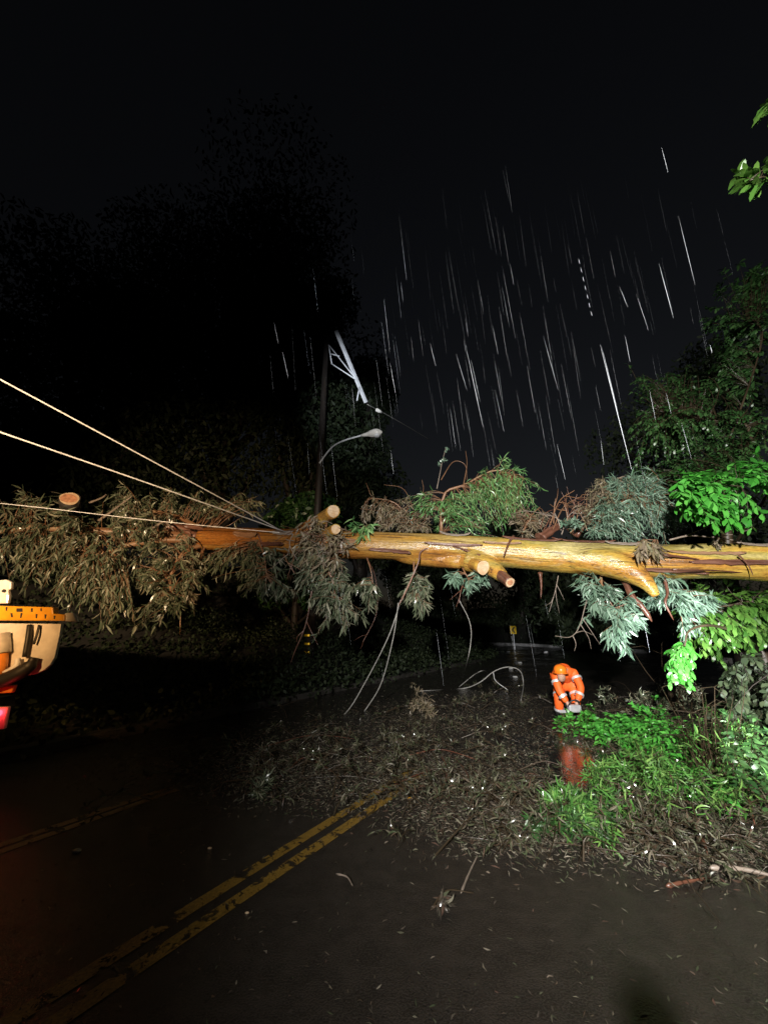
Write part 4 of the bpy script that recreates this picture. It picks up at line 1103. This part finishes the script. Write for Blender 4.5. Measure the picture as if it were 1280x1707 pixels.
def band(a, b, t, r, wd=.05):
    p = J[a] * (1 - t) + J[b] * t; d = unit(J[b] - J[a])
    return MB().tube([p - d * wd / 2, p, p + d * wd / 2], [r, r * 1.03, r], 16, False).build('reflective_band', M['retro_white'], per)


band('sl', 'el', .35, .098); band('sr', 'er', .40, .100); band('el', 'hl', .35, .083); band('er', 'hr', .45, .083)
band('tl', 'kl', .85, .108); band('tr', 'kr', .80, .112); band('kl', 'al', .72, .096); band('kr', 'ar', .72, .096)
hc = J['head'] + np.array([0, -.01, .03])
hm = MB(); hm.ball(hc + [0, 0, .02], (.120, .142, .112), 18, 10); hm.tube([hc + [0, -.02, -.035], hc + [0, -.02, -.02]], [.150, .140], 20); hm.build('helmet', M['helmet'], per)
fc = MB(); fc.ball(J['head'] + [-.01, -.05, -.075], (.075, .08, .09), 14, 8); fc.ball(J['head'] + [-.015, -.135, -.085], (.015, .02, .025), 8, 6)
for s_ in (-.03, .03): fc.ball(J['head'] + [s_ - .01, -.12, -.06], .012, 8, 6)
fc.build('face', M['skin'], per)
for a in ('l', 'r'):
    b = MB(); c = J['a' + a]; f0 = J['f' + a]
    b.tube(catmull([c + [0, .03, .10], c + [0, .02, 0], c * .5 + f0 * .5 + [0, 0, -.01], f0 + [0, -.03, 0]], 10), [.075, .07, .07, .07, .068, .065, .062, .06, .055, .03], 12); b.build('boot', M['black_rubber'], per)
# the tool in the hands
sawb = (J['hl'] + J['hr']) / 2 + np.array([0, -.04, -.07])
sw = empty('chainsaw', sawb, 'grey and black hand tool held low by the bending worker', 'power tool')
MB().box(sawb, (.24, .12, .14)).build('housing', M['saw'], sw, .03)
MB().tube(catmull([sawb + [-.12, -.02, .03], sawb + [-.06, -.06, .14], sawb + [.06, -.06, .14], sawb + [.10, -.02, .04]], 14), .014, 8).build('handle', M['black_rubber'], sw)
MB().box(sawb + [-.20, -.03, -.05], (.20, .012, .05)).build('guide_bar', M['saw'], sw, .005)

# ------------------------------------------------------------------ dark trees behind
def far_tree(name, label, base, h, r, n, L, m, shape='broad', group='dark trees behind the fallen trunk', lumps=9, lean=0.0, low=.3):
    base = np.array([base[0], base[1], 0.0])
    e = empty(name, base, label, 'tree', group)
    tp_ = catmull([base - [0, 0, .1], base + [lean * .3, 0, h * .4], base + [lean, 0, h * .85]], 14)
    wd = MB(); wd.tube(tp_, np.linspace(.03 * h, .008 * h, 14), 10, lump=.08)
    P = []; rr = rng
    for k in range(lumps):
        t = rr.uniform(low, 1.0); a = rr.uniform(0, 6.28); d = r * rr.uniform(.2, .8) * (1.15 - abs(t - .6))
        c = base + np.array([lean * t + math.cos(a) * d, math.sin(a) * d, h * t])
        s = catmull([tp_[int(t * 10)], (tp_[int(t * 10)] + c) / 2 + [0, 0, -.2], c], 6); wd.tube(s, np.linspace(.012 * h, .003 * h, 6), 5)
        nn = n // lumps; q = rr.normal(0, 1, (nn, 3)); q /= np.linalg.norm(q, axis=1)[:, None]
        P.append(c + q * (rr.uniform(0, 1, nn) ** .45)[:, None] * np.array([.5, .5, .42]) * r * rr.uniform(.7, 1.1))
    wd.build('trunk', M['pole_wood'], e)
    P = np.vstack(P); n2 = len(P); D = rr.normal(0, .7, (n2, 3)) + [0, 0, -.7]; N = rr.normal(0, 1, (n2, 3))
    leaf_mesh('crown', P, D, N, rr.uniform(.6, 1.2, n2) * L, rr.uniform(.25, .5, n2) * L, M[m], e, shape)
    return e


def gd(px, Y): return at(px, 1047, Y)[:2]


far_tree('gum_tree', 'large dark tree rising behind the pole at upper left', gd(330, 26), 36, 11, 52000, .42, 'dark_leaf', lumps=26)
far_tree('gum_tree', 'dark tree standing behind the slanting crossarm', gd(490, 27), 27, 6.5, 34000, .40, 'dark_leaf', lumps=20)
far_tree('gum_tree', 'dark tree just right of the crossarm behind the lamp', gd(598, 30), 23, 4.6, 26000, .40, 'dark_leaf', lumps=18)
far_tree('gum_tree', 'dim green rounded tree between the left cables and the street lamp', gd(490, 18), 7.6, 2.6, 9000, .30, 'deep_leaf', 'gum', lumps=10)
far_tree('gum_tree', 'low dark tree behind the green feathery branch', gd(690, 46), 14, 5.0, 14000, .5, 'dark_leaf', lumps=20, low=.05)
far_tree('gum_tree', 'low dark tree between the two heaps of foliage on the trunk', gd(872, 50), 15.5, 4.8, 14000, .5, 'dark_leaf', lumps=20, low=.05)
far_tree('gum_tree', 'dark tree far behind the pale blue green heap', gd(990, 34), 9, 4.5, 14000, .5, 'dark_leaf', lumps=20, low=.05)
far_tree('gum_tree', 'tall dark tree behind the right broadleaf tree', gd(1230, 20), 16, 4.8, 14000, .32, 'dark_leaf', lumps=16)
far_tree('gum_tree', 'low dark tree filling the gap behind the hanging wires', gd(770, 52), 11, 5.5, 14000, .5, 'dark_leaf', lumps=20, low=.05)
far_tree('gum_tree', 'low dark tree far beyond the bend behind the worker', gd(1080, 46), 10, 6, 14000, .5, 'dark_leaf', lumps=20, low=.05)
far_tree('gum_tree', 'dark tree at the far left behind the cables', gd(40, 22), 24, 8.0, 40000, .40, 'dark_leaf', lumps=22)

# ------------------------------------------------------------------ rain: thin falling streaks of water (stuff)
def water():
    m, t, b, out = mat('rain_water')
    b.inputs['Base Color'].default_value = (.8, .84, .9, 1); b.inputs['Roughness'].default_value = .25
    tr_ = nd(t, 'ShaderNodeBsdfTransparent'); mx = nd(t, 'ShaderNodeMixShader'); mx.inputs[0].default_value = .6
    t.links.new(tr_.outputs[0], mx.inputs[1]); t.links.new(b.outputs[0], mx.inputs[2]); t.links.new(mx.outputs[0], out.inputs[0])
    return m


M['rain'] = water()
rn = MB()
def drop(x0, y0, x1, y1, Y, r):
    rn.tube(catmull([at(x0, y0, Y), at(x1, y1, Y)], 4), [r * .15, r * .8, r, r * .3], 4, False)


for q in ((1000, 575, 1052, 782, 4.2, .0034), (1003, 580, 1030, 690, 4.3, .002), (1098, 440, 1122, 530, 4.0, .0024), (1130, 360, 1158, 475, 4.0, .0018), (1102, 245, 1113, 288, 3.6, .002), (1032, 478, 1046, 512, 4.5, .0016), (1041, 558, 1050, 605, 4.5, .0016), (457, 537, 464, 572, 5, .0018),
          (471, 585, 481, 632, 5, .002), (776, 576, 805, 712, 5, .0024), (760, 590, 778, 650, 5.5, .0016), (717, 573, 726, 610, 5.5, .0018), (650, 605, 659, 655, 5.5, .0018), (651, 750, 656, 790, 6, .0014), (928, 740, 942, 800, 5, .0016), (1060, 490, 1080, 550, 4.6, .0014), (1082, 650, 1092, 700, 5, .0018), (1135, 705, 1152, 765, 5, .0016), (1110, 655, 1118, 690, 5, .0016),
          (820, 540, 830, 590, 6, .0014), (850, 440, 856, 475, 6, .0014), (905, 560, 930, 650, 5, .0014), (1183, 575, 1186, 588, 4, .0022), (1001, 735, 1006, 775, 5, .0016), (825, 650, 840, 720, 6, .0014), (785, 600, 800, 670, 5.6, .0014), (640, 500, 650, 590, 6, .0012)):
    drop(*q)
for k in range(7): drop(964 + k * 3.4, 432 + k * 14.5, 966 + k * 3.4, 440 + k * 14.5, 4.2, .0022)
for k in range(260):
    x = rng.normal(830, 230); y = rng.uniform(330, 800) if k % 6 else rng.uniform(800, 1150) ; l = rng.uniform(25, 120); s_ = .10 + .13 * (x - 450) / 750 + rng.normal(0, .02)
    if x < 430 or x > 1200: continue
    drop(x, y - l, x + l * s_, y, rng.uniform(6, 14), rng.uniform(.0004, .0013))
tag(rn.build('rain', M['rain']), 'thin bright streaks of rain falling through the floodlight', 'rain', kind='stuff')

# ------------------------------------------------------------------ the photographer, just behind the viewpoint (only the shadow reaches the picture)
ph = empty('person', (0.15, -.55, 0), 'photographer standing behind the viewpoint whose soft shadow falls on the asphalt at lower right', 'person')
b0 = np.array([.15, -.55, 0])
pv = [b0 + np.array(v) for v in ((0, 0, .95), (0, 0, 1.15), (0, 0, 1.4), (0, .01, 1.58), (0, .03, 1.74), (-.2, 0, 1.4), (.2, 0, 1.4), (-.28, .08, 1.12), (.28, .08, 1.12), (-.1, .3, 1.3), (.1, .3, 1.3), (-.1, 0, .88), (.1, 0, .88), (-.12, .02, .48), (.12, .02, .48), (-.13, 0, .08), (.13, 0, .08), (-.14, .16, .04), (.14, .16, .04))]
skin_mesh('body', pv, [(0, 1), (1, 2), (2, 3), (3, 4), (2, 5), (2, 6), (5, 7), (6, 8), (7, 9), (8, 10), (0, 11), (0, 12), (11, 13), (12, 14), (13, 15), (14, 16), (15, 17), (16, 18)], [.15, .15, .17, .07, .12, .08, .08, .055, .055, .04, .04, .1, .1, .07, .07, .05, .05, .045, .045], M['dark_metal'], ph)
